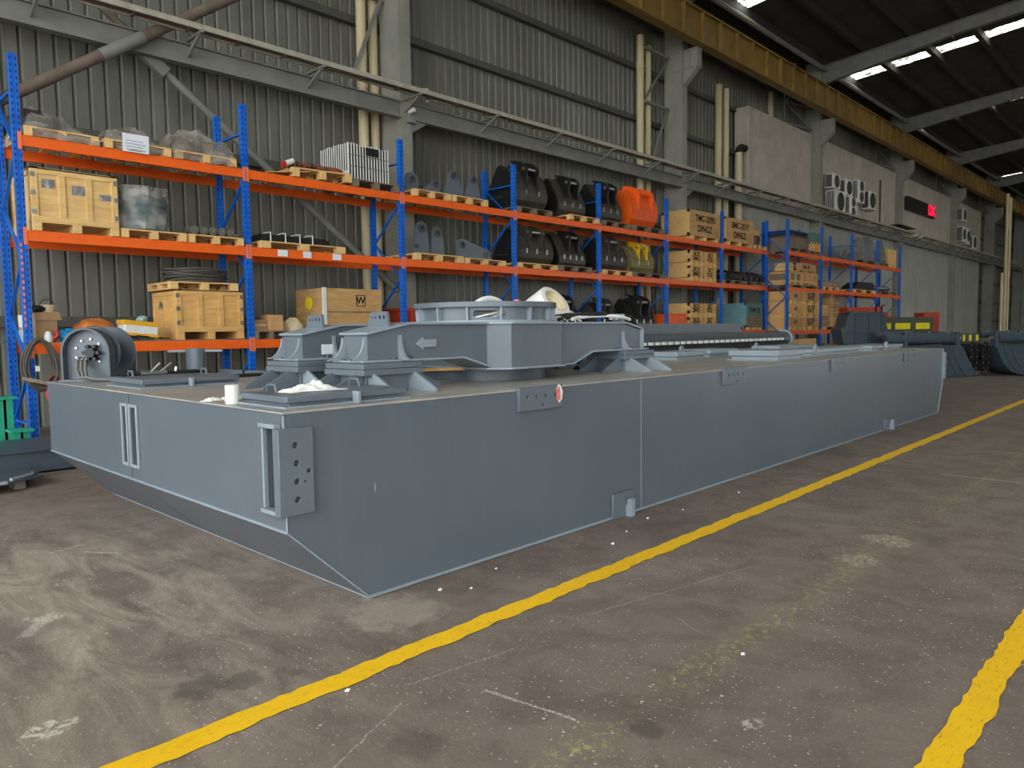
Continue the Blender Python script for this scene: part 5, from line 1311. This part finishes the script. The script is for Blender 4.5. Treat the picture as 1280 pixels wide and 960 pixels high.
for k, (xa, xb) in enumerate(((23.98, 25.5), (25.55, 27.25))):
    pallet(xa, xb, ZB, ['worn pallet of black castings beside the seventh blue post', 'worn pallet of black castings at the end of the long rack'][k], 'old', 12.62)
    for q in range(4):
        cx = xa + 0.2 + (xb - xa - 0.4) * q / 3
        o = blob(cx, 12.95, ZB + 0.14 + 0.16, 0.24, 0.28, 0.17, 60 + q + 10 * k, 0.2)
        o.box(cx - 0.15, cx + 0.15, 12.66, 12.72, ZB + 0.18, ZB + 0.30)
        o = o.build('black_casting', BLACK)
        tag(o, ['first', 'second', 'third', 'fourth'][q] + ' black casting from the seventh blue post on the ' + ['nearer', 'farther'][k] + ' worn pallet', 'casting', 'black castings on worn pallets')
t = ply_crate('teal painted crate with dark lettering at the end of the long rack', 25.75, 27.1, 12.64, 13.75, ZC, ZC + 1.0, ['TWP-25', ''], 0.26, GREENWOOD, mat('pale_teal_side', (118, 164, 168), 0.7), 0.1)
MB().box(25.77, 27.1, 12.628, 12.64, ZC + 0.1, ZC + 0.52).build('bare_panel', OLDWOOD, t)
pallet(24.05, 25.6, ZC, 'low pallet beside the teal painted crate', 'old', 12.62)

# ================================================================== SHORT RACK LOADS
zA, zB, zC = ZA - 0.04, ZB - 0.04, ZC - 0.04
Y2 = 11.90
crate('dusty open-framed crate beneath a dark stack at the end of the short rack, top shelf', 27.78, 29.55, Y2, 12.85, zA, zA + 0.58, OLDWOOD, 3, 1, 0.12, 0.09, False)
t = thing('dark_pallet_stack', 'dark stacked pallets with blue sheet on the dusty crate', 'pallets', (28.6, 12.4, zA + 0.58))
for k in range(3): MB().box(27.78 + 0.03 * k, 29.5, Y2 + 0.03, 12.85, zA + 0.585 + 0.085 * k, zA + 0.64 + 0.085 * k).build('pallet_layer', [SOOT, BLACK, mat('blue_sheet', (30, 62, 120), 0.5)][k], t)
for x in (28.0, 28.7, 29.3): MB().box(x, x + 0.12, Y2 + 0.02, 12.8, zA + 0.64, zA + 0.67).build('spacer', SOOT, t)
pallet(29.62, 30.85, zA, 'dark pallet under the green-wrapped load of the short rack', 'old', Y2, 0.95)
t = thing('wrapped_cartons', 'green-wrapped carton load at the short rack second post, top shelf', 'wrapped load', (30.2, 12.4, zA + 0.14))
MB().box(29.66, 30.82, Y2 + 0.02, 12.82, zA + 0.14, zA + 0.42).build('cartons', PINE2, t); MB().box(29.64, 30.84, Y2, 12.84, zA + 0.40, zA + 0.86).build('wrap', GREENWOOD, t, bevel=0.03)
for k in range(4): MB().box(29.75 + 0.28 * k, 29.86 + 0.28 * k, Y2 - 0.01, Y2 + 0.02, zA + 0.16, zA + 0.50).build('slat', PINE2, t)
# middle shelf of first short bay
pallet(27.76, 30.7, zB, 'long worn pallet under framed crates, middle shelf of the short rack', 'old', Y2, 0.95, 0.1)
crate('open-framed pale crate at the end of the short rack, middle shelf', 27.80, 28.95, Y2, 12.8, zB + 0.1, zB + 0.62, OLDWOOD, 2, 1, 0.08, 0.1, False, fm=PINE2)
crate('open-framed pale crate beside the second post of the short rack, middle shelf', 29.1, 30.65, Y2 + 0.05, 12.8, zB + 0.1, zB + 0.62, PLY, 3, 1, 0.08, 0.1, False, fm=PINE2)
ply_crate('flat brown crate on top of the open-framed crates, middle shelf', 28.6, 30.6, Y2 + 0.1, 12.75, zB + 0.63, zB + 0.98, ['SEAL 02'], 0.2, PLY, PLY, 0.06)
carton('small box with dark opening above the open-framed crate', 27.80, 28.35, Y2 + 0.1, 12.5, zB + 0.63, zB + 0.93, PINE, False)
for r_ in range(3):
    for c, (xa, xb) in enumerate(((27.78, 29.0), (29.03, 30.75))):
        ply_crate(['bottom', 'middle', 'top'][r_] + ' flat crate of the three-high stack ' + ['at the end of the short rack', 'lettered in black beside the short rack second post'][c], xa, xb, Y2, 12.82, zC + 0.505 * r_, zC + 0.505 * r_ + 0.50, [['N25'], ['0XF 2095', 'RNK 07']][c], [0.18, 0.20][c], PLY if r_ != 1 else PINE2, PINE2, 0.15, group='flat crates stacked three high')
ply_crate('pale wide plank crate on the floor below the three-high stack', 27.85, 30.6, Y2 + 0.05, 12.8, 0.0, 1.12, [], 0.1, PINE, PINE, 0.1)
# second short bay
pallet(31.15, 32.9, zB, 'pallet of brown cartons, middle shelf of the short rack second bay', 'pine', Y2, 0.95)
for q in range(4): carton('brown carton on the middle shelf, ' + ['first', 'second', 'third', 'fourth'][q] + ' from the short rack second post', 31.2 + 0.42 * q, 31.58 + 0.42 * q, Y2 + 0.1, 12.7, zB + 0.14, zB + 0.40 - 0.03 * (q % 2), CARD, False, 'cartons on the middle shelf')
pallet(31.2, 33.9, zC, 'pallet carrying the stepped stack of cartons, lower shelf', 'pine', Y2, 0.95)
rows = [[(31.3, 0.0), (32.1, 0.0), (32.7, 0.0), (33.2, 0.0)], [(31.3, 0.45), (32.1, 0.40), (32.6, 0.40), (33.1, 0.40)], [(32.2, 0.8), (32.8, 0.8)], [(32.3, 1.15)]]
q = 0
for ri, row in enumerate(rows):
    for ci, (xa, dz) in enumerate(row):
        carton('tan carton in the stepped stack, %s row, %s from the short rack second post' % (['bottom', 'second', 'third', 'topmost'][ri], ['first', 'second', 'third', 'fourth'][ci]), xa, xa + (0.7 if xa < 31.5 else 0.48), Y2 + 0.08 + 0.02 * ri, 12.72, zC + 0.14 + dz, zC + 0.14 + dz + (0.44 if xa < 31.5 else 0.38 if ri else 0.39), [CARD, PINE2, PLY][(ri + ci) % 3], False, 'tan cartons in a stepped stack'); q += 1
t = wrapped('clear-wrapped pale load beside the stepped carton stack', 33.72, 34.3, Y2 + 0.05, 12.7, zC + 0.02, lambda u: 1.0, 77, PINE2, base=0.0)
carton('dark-topped box on the floor below the stepped carton stack', 31.6, 33.2, Y2 + 0.1, 12.7, 0.0, 0.85, CARD, False)
# third and fourth short bays
pallet(34.6, 37.6, zB, 'wide pallet of grey rolls, middle shelf of the short rack third bay', 'pine', Y2, 0.95)
t = thing('rubber_mat_roll', 'black folded rubber sheet on the middle shelf of the short rack', 'rubber sheet', (36.4, 12.3, zB + 0.14)); MB().prism([(34.9, 0.14), (37.7, 0.14), (37.7, 0.42), (37.5, 0.52), (35.8, 0.50), (35.1, 0.28)], Y2 + 0.1, 12.6, 'y').move((0, 0, zB)).build('sheet', BLACK, t, bevel=0.03); MB().box(35.2, 37.6, Y2 + 0.08, Y2 + 0.1, zB + 0.2, zB + 0.22).build('fold', SOOT, t)
pallet(38.1, 41.0, zB, 'pallet under the silver-wrapped packs, middle shelf of the short rack', 'old', Y2, 0.95)
o = blob(39.5, 12.35, zB + 0.30, 1.1, 0.4, 0.16, 88, 0.06).build('foil_pack', SILVER); tag(o, 'low silver-wrapped pack near the far end, middle shelf', 'wrapped pack')
pallet(34.7, 37.7, zA, 'very wide pallet under the silver foil machine, top shelf', 'old', Y2, 0.95); pallet(38.0, 39.4, zA, 'small pallet under the silver drum-like pack beside the upright planks', 'old', Y2, 0.95)
t = thing('foil_machine', 'large silver foil-wrapped machine on the top shelf of the short rack', 'wrapped machine', (36.5, 12.3, zA + 0.14))
def foil_lump(name, x0, x1, y0, y1, z, h, seed, slope=0.0):
    rnd = random.Random(seed); ph = [rnd.uniform(0, 6.3) for _ in range(4)]
    def fn(u, v):
        e = min(u, 1 - u, v, 1 - v); k = min(1, e / 0.16) ** 0.45
        w = 0.05 * math.sin(9 * u + ph[0] + 4 * v) + 0.04 * math.sin(15 * v + ph[1] - 6 * u)
        s_ = 0.12 * k
        return (x0 + (x1 - x0) * (u * (1 - s_) + s_ / 2), y0 + (y1 - y0) * v, z + k * (h * (1 - slope * (1 - u)) + w * k))
    return MB().grid(fn, 32, 24).build(name, SILVER, t)
foil_lump('base_wrap', 34.75, 36.4, 12.0, 12.75, zA + 0.14, 0.62, 90, 0.5)
foil_lump('body_wrap', 36.1, 37.7, 12.0, 12.75, zA + 0.14, 1.12, 91, 0.1)
t = thing('foil_pack', 'tall silver foil-wrapped pack beside the upright planks, top shelf', 'wrapped pack', (38.6, 12.3, zA + 0.14))
foil_lump('wrap', 38.0, 39.35, 12.0, 12.75, zA + 0.14, 1.05, 95, 0.0)
MB().box(38.1, 39.2, 11.97, 12.0, zA + 0.30, zA + 0.34).build('strap', GALV, t)
t = thing('plank_bundle', 'upright bundle of pale planks at the far end, top shelf', 'planks', (40.3, 12.3, zA))
for k in range(6): MB().box(39.55 + 0.22 * k, 39.74 + 0.22 * k, Y2 + 0.08, 12.6, zA, zA + 0.88 + 0.03 * (k % 2)).build('plank', PINE, t)
t = thing('red_cabinet', 'red-orange steel cabinet on the floor under the end of the short rack', 'cabinet', (39.6, 12.3, 0))
MB().box(39.5, 41.0, Y2 + 0.1, 12.7, 0, 2.0).build('body', REDP, t, bevel=0.02); MB().box(39.48, 41.02, Y2 + 0.08, 12.72, 2.0, 2.06).build('top', REDP, t)

# ================================================================== FLOOR OBJECTS BY THE FIRST RACK POST
t = thing('steel_plate_frame', 'flat dark grey fabricated plate with chamfered corner low on the floor', 'steel plate', (1.3, 9.4, 0))
MB().prism([(0.3, 8.95), (1.85, 8.95), (2.18, 9.15), (2.18, 9.75), (0.3, 9.75)], 0.09, 0.115, 'z').build('plate', SLATE, t, bevel=0.004)
MB().prism([(0.3, 8.90), (1.80, 8.90), (1.80, 8.94), (0.3, 8.94)], 0.10, 0.13, 'z').build('edge_strip', GREYL, t)
MB().tube([(1.85, 9.0, 0.125), (2.08, 9.16, 0.13), (2.12, 9.3, 0.125)], 0.02, 8).build('handle', GREYL, t)
for x in (0.5, 1.9): MB().box(x, x + 0.1, 9.1, 9.7, 0.0, 0.09).build('batten', OLDWOOD, t)
t = thing('steel_platform', 'dark grey steel platform on the floor between the green stand and barge', 'platform', (2.0, 10.5, 0))
MB().box(1.2, 2.9, 9.95, 11.1, 0.02, 0.27).build('box', SLATE, t, bevel=0.008); MB().box(0.6, 3.0, 9.9, 11.15, 0.27, 0.29).build('top_plate', SLATE, t, bevel=0.003)
MB().box(1.2, 1.25, 9.88, 9.94, 0.1, 0.42).build('lug', GREYL, t); MB().cyl((1.9, 10.1, 0.29), (1.9, 10.1, 0.40), 0.05, 14).build('boss', GREYL, t)
MB().box(0.65, 1.4, 9.92, 10.5, 0.29, 0.33).build('pad', GREY, t)
def stand(label, x, y, h, w, d):
    t = thing('green_stand', label, 'stand', (x, y, 0), 'green steel stands')
    mb = MB().box(x - 0.015, x + 0.015, y - d / 2, y + d / 2, 0.012, h - 0.03).box(x - w / 2, x + w / 2, y - d / 2, y - d / 2 + 0.02, 0.012, h - 0.03).box(x - w / 2, x + w / 2, y + d / 2 - 0.02, y + d / 2, 0.012, h - 0.03)
    mb.build('column', TGREEN, t); MB().box(x - w * 0.75, x + w * 0.75, y - d * 0.7, y + d * 0.7, h - 0.03, h).build('top_plate', TGREEN, t); MB().box(x - w, x + w, y - d * 0.7, y + d * 0.7, 0, 0.012).build('base_plate', TGREEN, t)
stand('taller green steel stand at the frame edge by the rack', 2.40, 11.85, 0.80, 0.19, 0.19); stand('shorter green steel stand before the first blue post', 2.50, 11.50, 0.38, 0.18, 0.2)
stand('low green steel stand cut off by the frame edge', 2.22, 12.1, 0.36, 0.3, 0.2)

def hung_coil(label, c, rx, rz, n, m, r, seed, y=12.57):
    t = thing('cable_coil', label, 'cable', (c[0], y, c[1]), None); rnd = random.Random(seed)
    for k in range(n):
        a_, b_ = rx * rnd.uniform(0.75, 1.05), rz * rnd.uniform(0.82, 1.05); ox = rnd.uniform(-0.03, 0.03)
        MB().tube([(c[0] + ox + a_ * math.cos(a) * (1 - 0.15 * math.sin(a)), y - 0.012 * k + 0.02 * math.sin(2 * a + k), c[1] + b_ * (math.sin(a) - 1)) for a in [2 * math.pi * i / 40 for i in range(40)]], r, 7, True).build('loop', m, t)
    return t
t = hung_coil('thick loops of dark cable hanging on the first blue post', (3.02, 1.56), 0.22, 0.36, 7, CABLE, 0.016, 3, 12.52)
MB().cyl((2.98, 12.47, 1.50), (3.0, 12.62, 1.58), 0.02, 8).build('hook', STEEL, t)
o = MB().box(2.94, 2.99, 12.40, 12.43, 1.10, 1.18).build('tag', WHITE, t)
t = hung_coil('thin dark cable loop hanging behind the thick coil at the frame edge', (2.55, 1.5), 0.16, 0.45, 2, RUBBER, 0.011, 4, 13.3)
MB().cyl((2.55, 13.25, 1.5), (2.9, 13.6, 1.55), 0.012, 6).build('hook', STEEL, t); MB().box(2.60, 2.68, 13.26, 13.29, 0.62, 0.70).build('tag', WHITE, t)
t = hung_coil('bunch of red hose loops hanging low on the first blue post', (3.18, 1.02), 0.10, 0.20, 5, mat('hose_pink', (196, 64, 70), 0.5), 0.011, 6, 12.50)
MB().tube([(3.18 + 0.09 * math.cos(a), 12.44, 0.82 + 0.2 * math.sin(a)) for a in [2 * math.pi * i / 30 for i in range(30)]], 0.010, 6, True).build('loop', RUBBER, t)
t = thing('wood_stick', 'grey pole end sticking out from the rack over the red hoses', 'pole', (3.0, 12.4, 1.0)); MB().cyl((2.80, 12.5, 1.00), (3.30, 12.1, 0.86), 0.032, 10).build('shaft', OLDWOOD, t); MB().cyl((3.29, 12.11, 0.862), (3.33, 12.08, 0.85), 0.036, 10).build('tip', GALV, t)
t = thing('broom_pole', 'thin pale pole leaning low against the first blue post', 'pole', (3.05, 12.3, 0)); MB().cyl((3.02, 12.2, 0.02), (3.2, 12.42, 0.72), 0.014, 8).build('shaft', WHITE, t); MB().cyl((3.01, 12.19, 0.0), (3.025, 12.205, 0.05), 0.022, 8).build('tip', DARKHOLE, t)
t = thing('jerry_can', 'white plastic can on the floor beside the first blue post', 'can', (3.28, 12.25, 0))
MB().box(3.18, 3.42, 12.15, 12.4, 0, 0.34).build('body', RAG, t, bevel=0.04); MB().tube([(3.22, 12.27, 0.33), (3.24, 12.27, 0.40), (3.36, 12.27, 0.40), (3.38, 12.27, 0.33)], 0.015, 8).build('handle', RAG, t); MB().cyl((3.20, 12.2, 0.33), (3.20, 12.2, 0.38), 0.03, 12).build('cap', REDT, t)
o = blob(3.3, 12.6, 0.5, 0.12, 0.12, 0.16, 33, 0.12).build('sack', RAG); o.location = (0, 0, -0.33); tag(o, 'small white sack on the floor behind the red hoses', 'sack')

# ================================================================== MACHINES BEYOND THE STERN
def UV(u, d):  # u along the picture-wide axis, d away
    return Vector((25.75, 5.85, 0)) + Vector((0.691, -0.7225, 0)).normalized() * u + Vector((0.7225, 0.691, 0)).normalized() * d
def machine(name, label, cat, u, d): 
    p = UV(u, d); return thing(name, label, cat, tuple(p), rz=math.atan2(-0.7225, 0.691))
def mb_(mb, n, m, p, bev=0.0): return mb.build(n, m, p, bev, world=False)
def clam(label, u, mirror):
    t = machine('clamshell_bucket', label, 'clamshell bucket', u, 0)
    s = -1 if mirror else 1
    pl = [(0.0, 0.92), (0.08, 0.74), (0.22, 0.42), (0.44, 0.16), (0.76, 0.03), (1.2, 0.0), (2.3, 0.0), (2.3, 0.92)]
    if mirror: pl = [(2.0, 0.0), (-0.20, 0.0), (-0.38, 0.03), (-0.42, 0.12), (-0.20, 0.5), (0.0, 0.92), (2.0, 0.92)]
    pl = [(s * a, b) for a, b in pl]
    mb_(MB().prism(pl, 0.0, 1.5, 'y'), 'shell', DBLUEGREY, t, 0.02)
    for k in range(2):
        q = [(s * (a + 0.16 + 0.22 * k), b) for a, b in ([(0.05, 0.88), (0.10, 0.74), (0.24, 0.42), (0.46, 0.16), (0.78, 0.03)] if not mirror else [(0.10, 0.88), (-0.02, 0.6), (-0.16, 0.3), (-0.30, 0.1), (-0.32, 0.03)])]
        mb_(MB().strip(q, 0.10 if s > 0 else -0.10, -0.03, 0.0, 'y'), 'wear_band', SLATE, t)
    mb_(MB().box(min(0, s * 2.3), max(0, s * 2.3), 0.1, 1.4, 0.92, 0.97), 'top_plate', SLATE, t, 0.01)
    c = mb_(MB().cyl((s * 0.15, 0.25, 1.17), (s * 2.3, 0.25, 1.17), 0.16, 20), 'cylinder', DBLUEGREY, t)
    mb_(MB().cyl((s * -0.05, 0.25, 1.17), (s * 0.15, 0.25, 1.17), 0.06, 14), 'piston_rod', STEEL, c)
    mb_(MB().cyl((s * 0.15, 0.25, 1.17), (s * 0.22, 0.25, 1.17), 0.18, 20), 'end_cap', SLATE, c)
    for x in (0.1, 1.7): mb_(MB().box(s * x - 0.05, s * x + 0.05, 0.1, 0.4, 0.95, 1.38), 'bracket', SLATE, t, 0.01)
    mb_(MB().cyl((s * 0.05, 0.9, 1.28), (s * 2.3, 0.9, 1.28), 0.11, 16), 'rear_pipe', DBLUEGREY, t)
    for k in range(5): mb_(MB().cyl((s * (0.2 + 0.35 * k), 0.3, 1.31), (s * (0.2 + 0.35 * k), 0.3, 1.40), 0.04, 8), 'valve', SLATE, t)
    return t
clam('slate grey rounded clamshell bucket half hidden behind the barge stern', 0.28, True)
clam('slate grey rounded clamshell bucket cut off by the picture edge', 1.30, False)
t = machine('cutter_rollers', 'pair of black studded rollers between the two clamshell buckets', 'rollers', 1.0, 0.3)
mb_(MB().prism([(-0.68, 0.98), (0.24, 0.98), (0.34, 0.6), (0.50, 0.12), (-0.22, 0.12), (-0.48, 0.5)], 0.3, 1.0, 'y'), 'housing', DARKHOLE, t, 0.02)
for cx in (-0.19, 0.19):
    rl = mb_(MB().cyl((cx, 0.06, 0.60), (cx, 0.28, 0.60), 0.12, 24), 'roller', BLACK, t); rl.scale = (1, 1, 1)
    mb = MB()
    for k in range(14):
        a = 2 * math.pi * k / 14
        for yy in (0.02,): mb.cyl((cx + 0.10 * math.cos(a), yy - 0.03, 0.60 + 0.46 * math.sin(a)), (cx + 0.10 * math.cos(a), yy, 0.60 + 0.46 * math.sin(a)), 0.016, 6)
    mb_(mb, 'stud', STEEL, rl)
    mb_(MB().tube([(cx + 0.10 * math.cos(a), 0.03, 0.60 + 0.46 * math.sin(a)) for a in [2 * math.pi * i / 28 for i in range(28)]], 0.035, 6, True), 'chain_ring', BLACK, rl)
mb_(MB().cyl((0.0, 0.15, 0.02), (0.0, 0.15, 0.16), 0.14, 16), 'foot', SOOT, t); mb_(MB().box(-0.22, 0.22, 0.0, 0.3, 0, 0.03), 'foot_plate', SOOT, t)
mb_(MB().box(-0.58, 0.2, 0.42, 0.9, 0.98, 1.32), 'top_block', SLATE, t, 0.02)
for k, x in enumerate((-0.32, -0.12, 0.1)): mb_(MB().box(x, x + 0.07, 0.38, 0.42, 1.08, 1.28), 'yellow_mark', YPAINT, t)
t = machine('grab_body', 'slate grey boxy grab body standing behind the barge stern', 'grab', -1.6, 1.55)
mb_(MB().prism([(-1.1, 1.0), (0.8, 1.0), (0.8, 1.36), (0.35, 1.45), (0.22, 2.0), (-0.85, 2.06), (-1.0, 1.9), (-1.05, 1.6), (-1.2, 1.5)], 0.0, 0.8, 'y'), 'boom', SLATE, t, 0.02)
mb_(MB().prism([(-1.0, 0.0), (0.9, 0.0), (0.9, 1.0), (-1.0, 1.0)], 0.1, 0.7, 'y'), 'base', SLATE, t, 0.02)
for x, z in ((-0.8, 2.05), (-0.40, 2.03), (0.0, 2.01)): mb_(MB().box(x, x + 0.2, 0.2, 0.5, z - 0.06, z + 0.05), 'lug', DGREY, t)
mb_(MB().box(-0.95, 0.25, -0.05, 0.85, 2.0, 2.03), 'top_plate', DBLUEGREY, t); mb_(MB().box(-1.15, 0.85, -0.06, 0.0, 1.38, 1.43), 'flange', DBLUEGREY, t)
for x in (-0.75, -0.3, 0.12): mb_(MB().box(x - 0.02, x + 0.02, -0.07, 0.0, 1.0, 2.0), 'stiffener', DBLUEGREY, t)
mb_(MB().cyl((0.45, -0.05, 1.22), (0.95, -0.05, 1.22), 0.07, 12), 'motor', DBLUEGREY, t)
mb_(MB().cyl((0.4, -0.12, 1.20), (1.3, -0.12, 1.20), 0.11, 16), 'cylinder', DBLUEGREY, t); mb_(MB().box(1.05, 1.15, -0.2, 0.3, 0.9, 1.38), 'clamp', SLATE, t)
for zz in (1.05, 1.30): mb_(MB().cyl((0.9, -0.1, zz), (1.5, -0.1, zz), 0.09, 12), 'ram', SLATE, t)
t = machine('yellow_marked_beam', 'dark beam with three bright yellow panels behind the clamshell buckets', 'beam', 0.2, 2.6)
mb_(MB().box(-1.4, 0.65, 0.0, 0.35, 1.40, 1.88), 'beam', mat('olive_steel', (76, 78, 62), 0.6), t, 0.01)
for k in range(3): mb_(MB().box(-1.38 + 0.70 * k, -0.83 + 0.66 * k, -0.015, 0.0, 1.47, 1.68), 'yellow_panel', YPAINT, t)
for x in (-1.2, 0.4): mb_(MB().box(x, x + 0.2, 0.05, 0.3, 0.0, 1.36), 'leg', mat('olive_steel', (76, 78, 62), 0.6), t)
mb_(MB().tube([(-1.2, 0.3, 1.85), (-1.2, 0.3, 2.30), (-1.12, 0.3, 2.33)], 0.03, 6).tube([(-1.0, 0.3, 1.85), (-1.0, 0.3, 2.28), (-0.92, 0.3, 2.31)], 0.03, 6), 'hook', BLACK, t)
def cabinet(label, u, d, w, h):
    t = machine('tool_cabinet', label, 'cabinet', u, d)
    mb_(MB().box(-w / 2, w / 2, 0, 0.7, 0.06, h), 'body', REDP, t, 0.015); mb_(MB().box(-w / 2 + 0.05, w / 2 - 0.05, -0.015, 0.0, 0.15, h - 0.1), 'door', REDP, t, 0.01)
    mb_(MB().box(-w / 2 + 0.05, w / 2 - 0.05, 0.05, 0.65, 0, 0.06), 'plinth', DARKHOLE, t); mb_(MB().box(w * 0.3, w * 0.34, -0.04, -0.015, h * 0.5, h * 0.6), 'handle', STEEL, t)
cabinet('red cabinet just beyond the yellow-panelled beam', 1.45, 3.8, 0.55, 2.05); cabinet('wide red cabinet behind the yellow-panelled beam', -0.4, 5.0, 1.3, 2.30)
cabinet('red cabinet near the pale standpipes by the picture edge', 3.4, 12.0, 1.3, 2.2)

# scraps on the floor
rnd = random.Random(77)
spots = [(2.9, 3.42), (3.05, 3.30), (3.42, 3.45), (4.4, 3.2), (4.75, 3.32), (3.30, 1.62), (5.2, 3.42), (1.78, 2.75), (5.65, 3.35), (6.6, 3.3)]
lab = ['white chip on the floor nearest the barge bow corner', 'second white chip from the barge bow corner', 'white chip close under the barge side', 'small chip between the barge side and yellow line', 'pale crumb before the first barge hook', 'single pale chip right of the worn line'.replace('right of', 'by'), 'pale crumb right at the first barge hook'.replace('right at', 'just past'), 'white fleck touching the near end of the yellow line', 'pale crumb beyond the barge weld seam', 'farthest pale crumb along the barge side']
for k, (x, y) in enumerate(spots):
    s = rnd.uniform(0.008, 0.016)
    o = blob(x, y, s * 0.5, s, s * 0.7, s * 0.5, 200 + k, 0.15).build('debris_chip', RAG); tag(o, lab[k], 'chip', 'chips on the floor')

# ================================================================== LIGHT AND CAMERA
W = bpy.data.worlds.new('world'); SC.world = W; W.use_nodes = True
bg = W.node_tree.nodes['Background']; bg.inputs[0].default_value = (0.93, 0.97, 1.0, 1); bg.inputs[1].default_value = 3.2

cam = bpy.data.cameras.new('camera'); co = bpy.data.objects.new('camera', cam); COL.objects.link(co)
Rm = ((0.6912, -0.7225, -0.0135), (-0.0615, -0.0402, -0.9973), (0.72, 0.6902, -0.0722))
xax = Vector(Rm[0]).normalized(); zf = Vector(Rm[2]); zf = (zf - xax * zf.dot(xax)).normalized(); yd = zf.cross(xax).normalized()
if yd.dot(Vector(Rm[1])) < 0: yd = -yd
M = Matrix((xax, -yd, -zf)).transposed().to_4x4(); M.translation = (0, 0, 1.6)
co.matrix_world = M
cam.sensor_fit = 'HORIZONTAL'; cam.sensor_width = 36; cam.lens = 920.9 / 1280 * 36; cam.clip_end = 400; cam.clip_start = 0.05
SC.camera = co
SC.view_settings.view_transform = 'Standard'; SC.view_settings.look = 'None'; SC.view_settings.gamma = 1; SC.view_settings.use_curve_mapping = False
SC.view_settings.exposure = 0.6
SC.cycles.use_denoising = True
SC.cycles.max_bounces = 8; SC.cycles.diffuse_bounces = 5; SC.cycles.transparent_max_bounces = 12
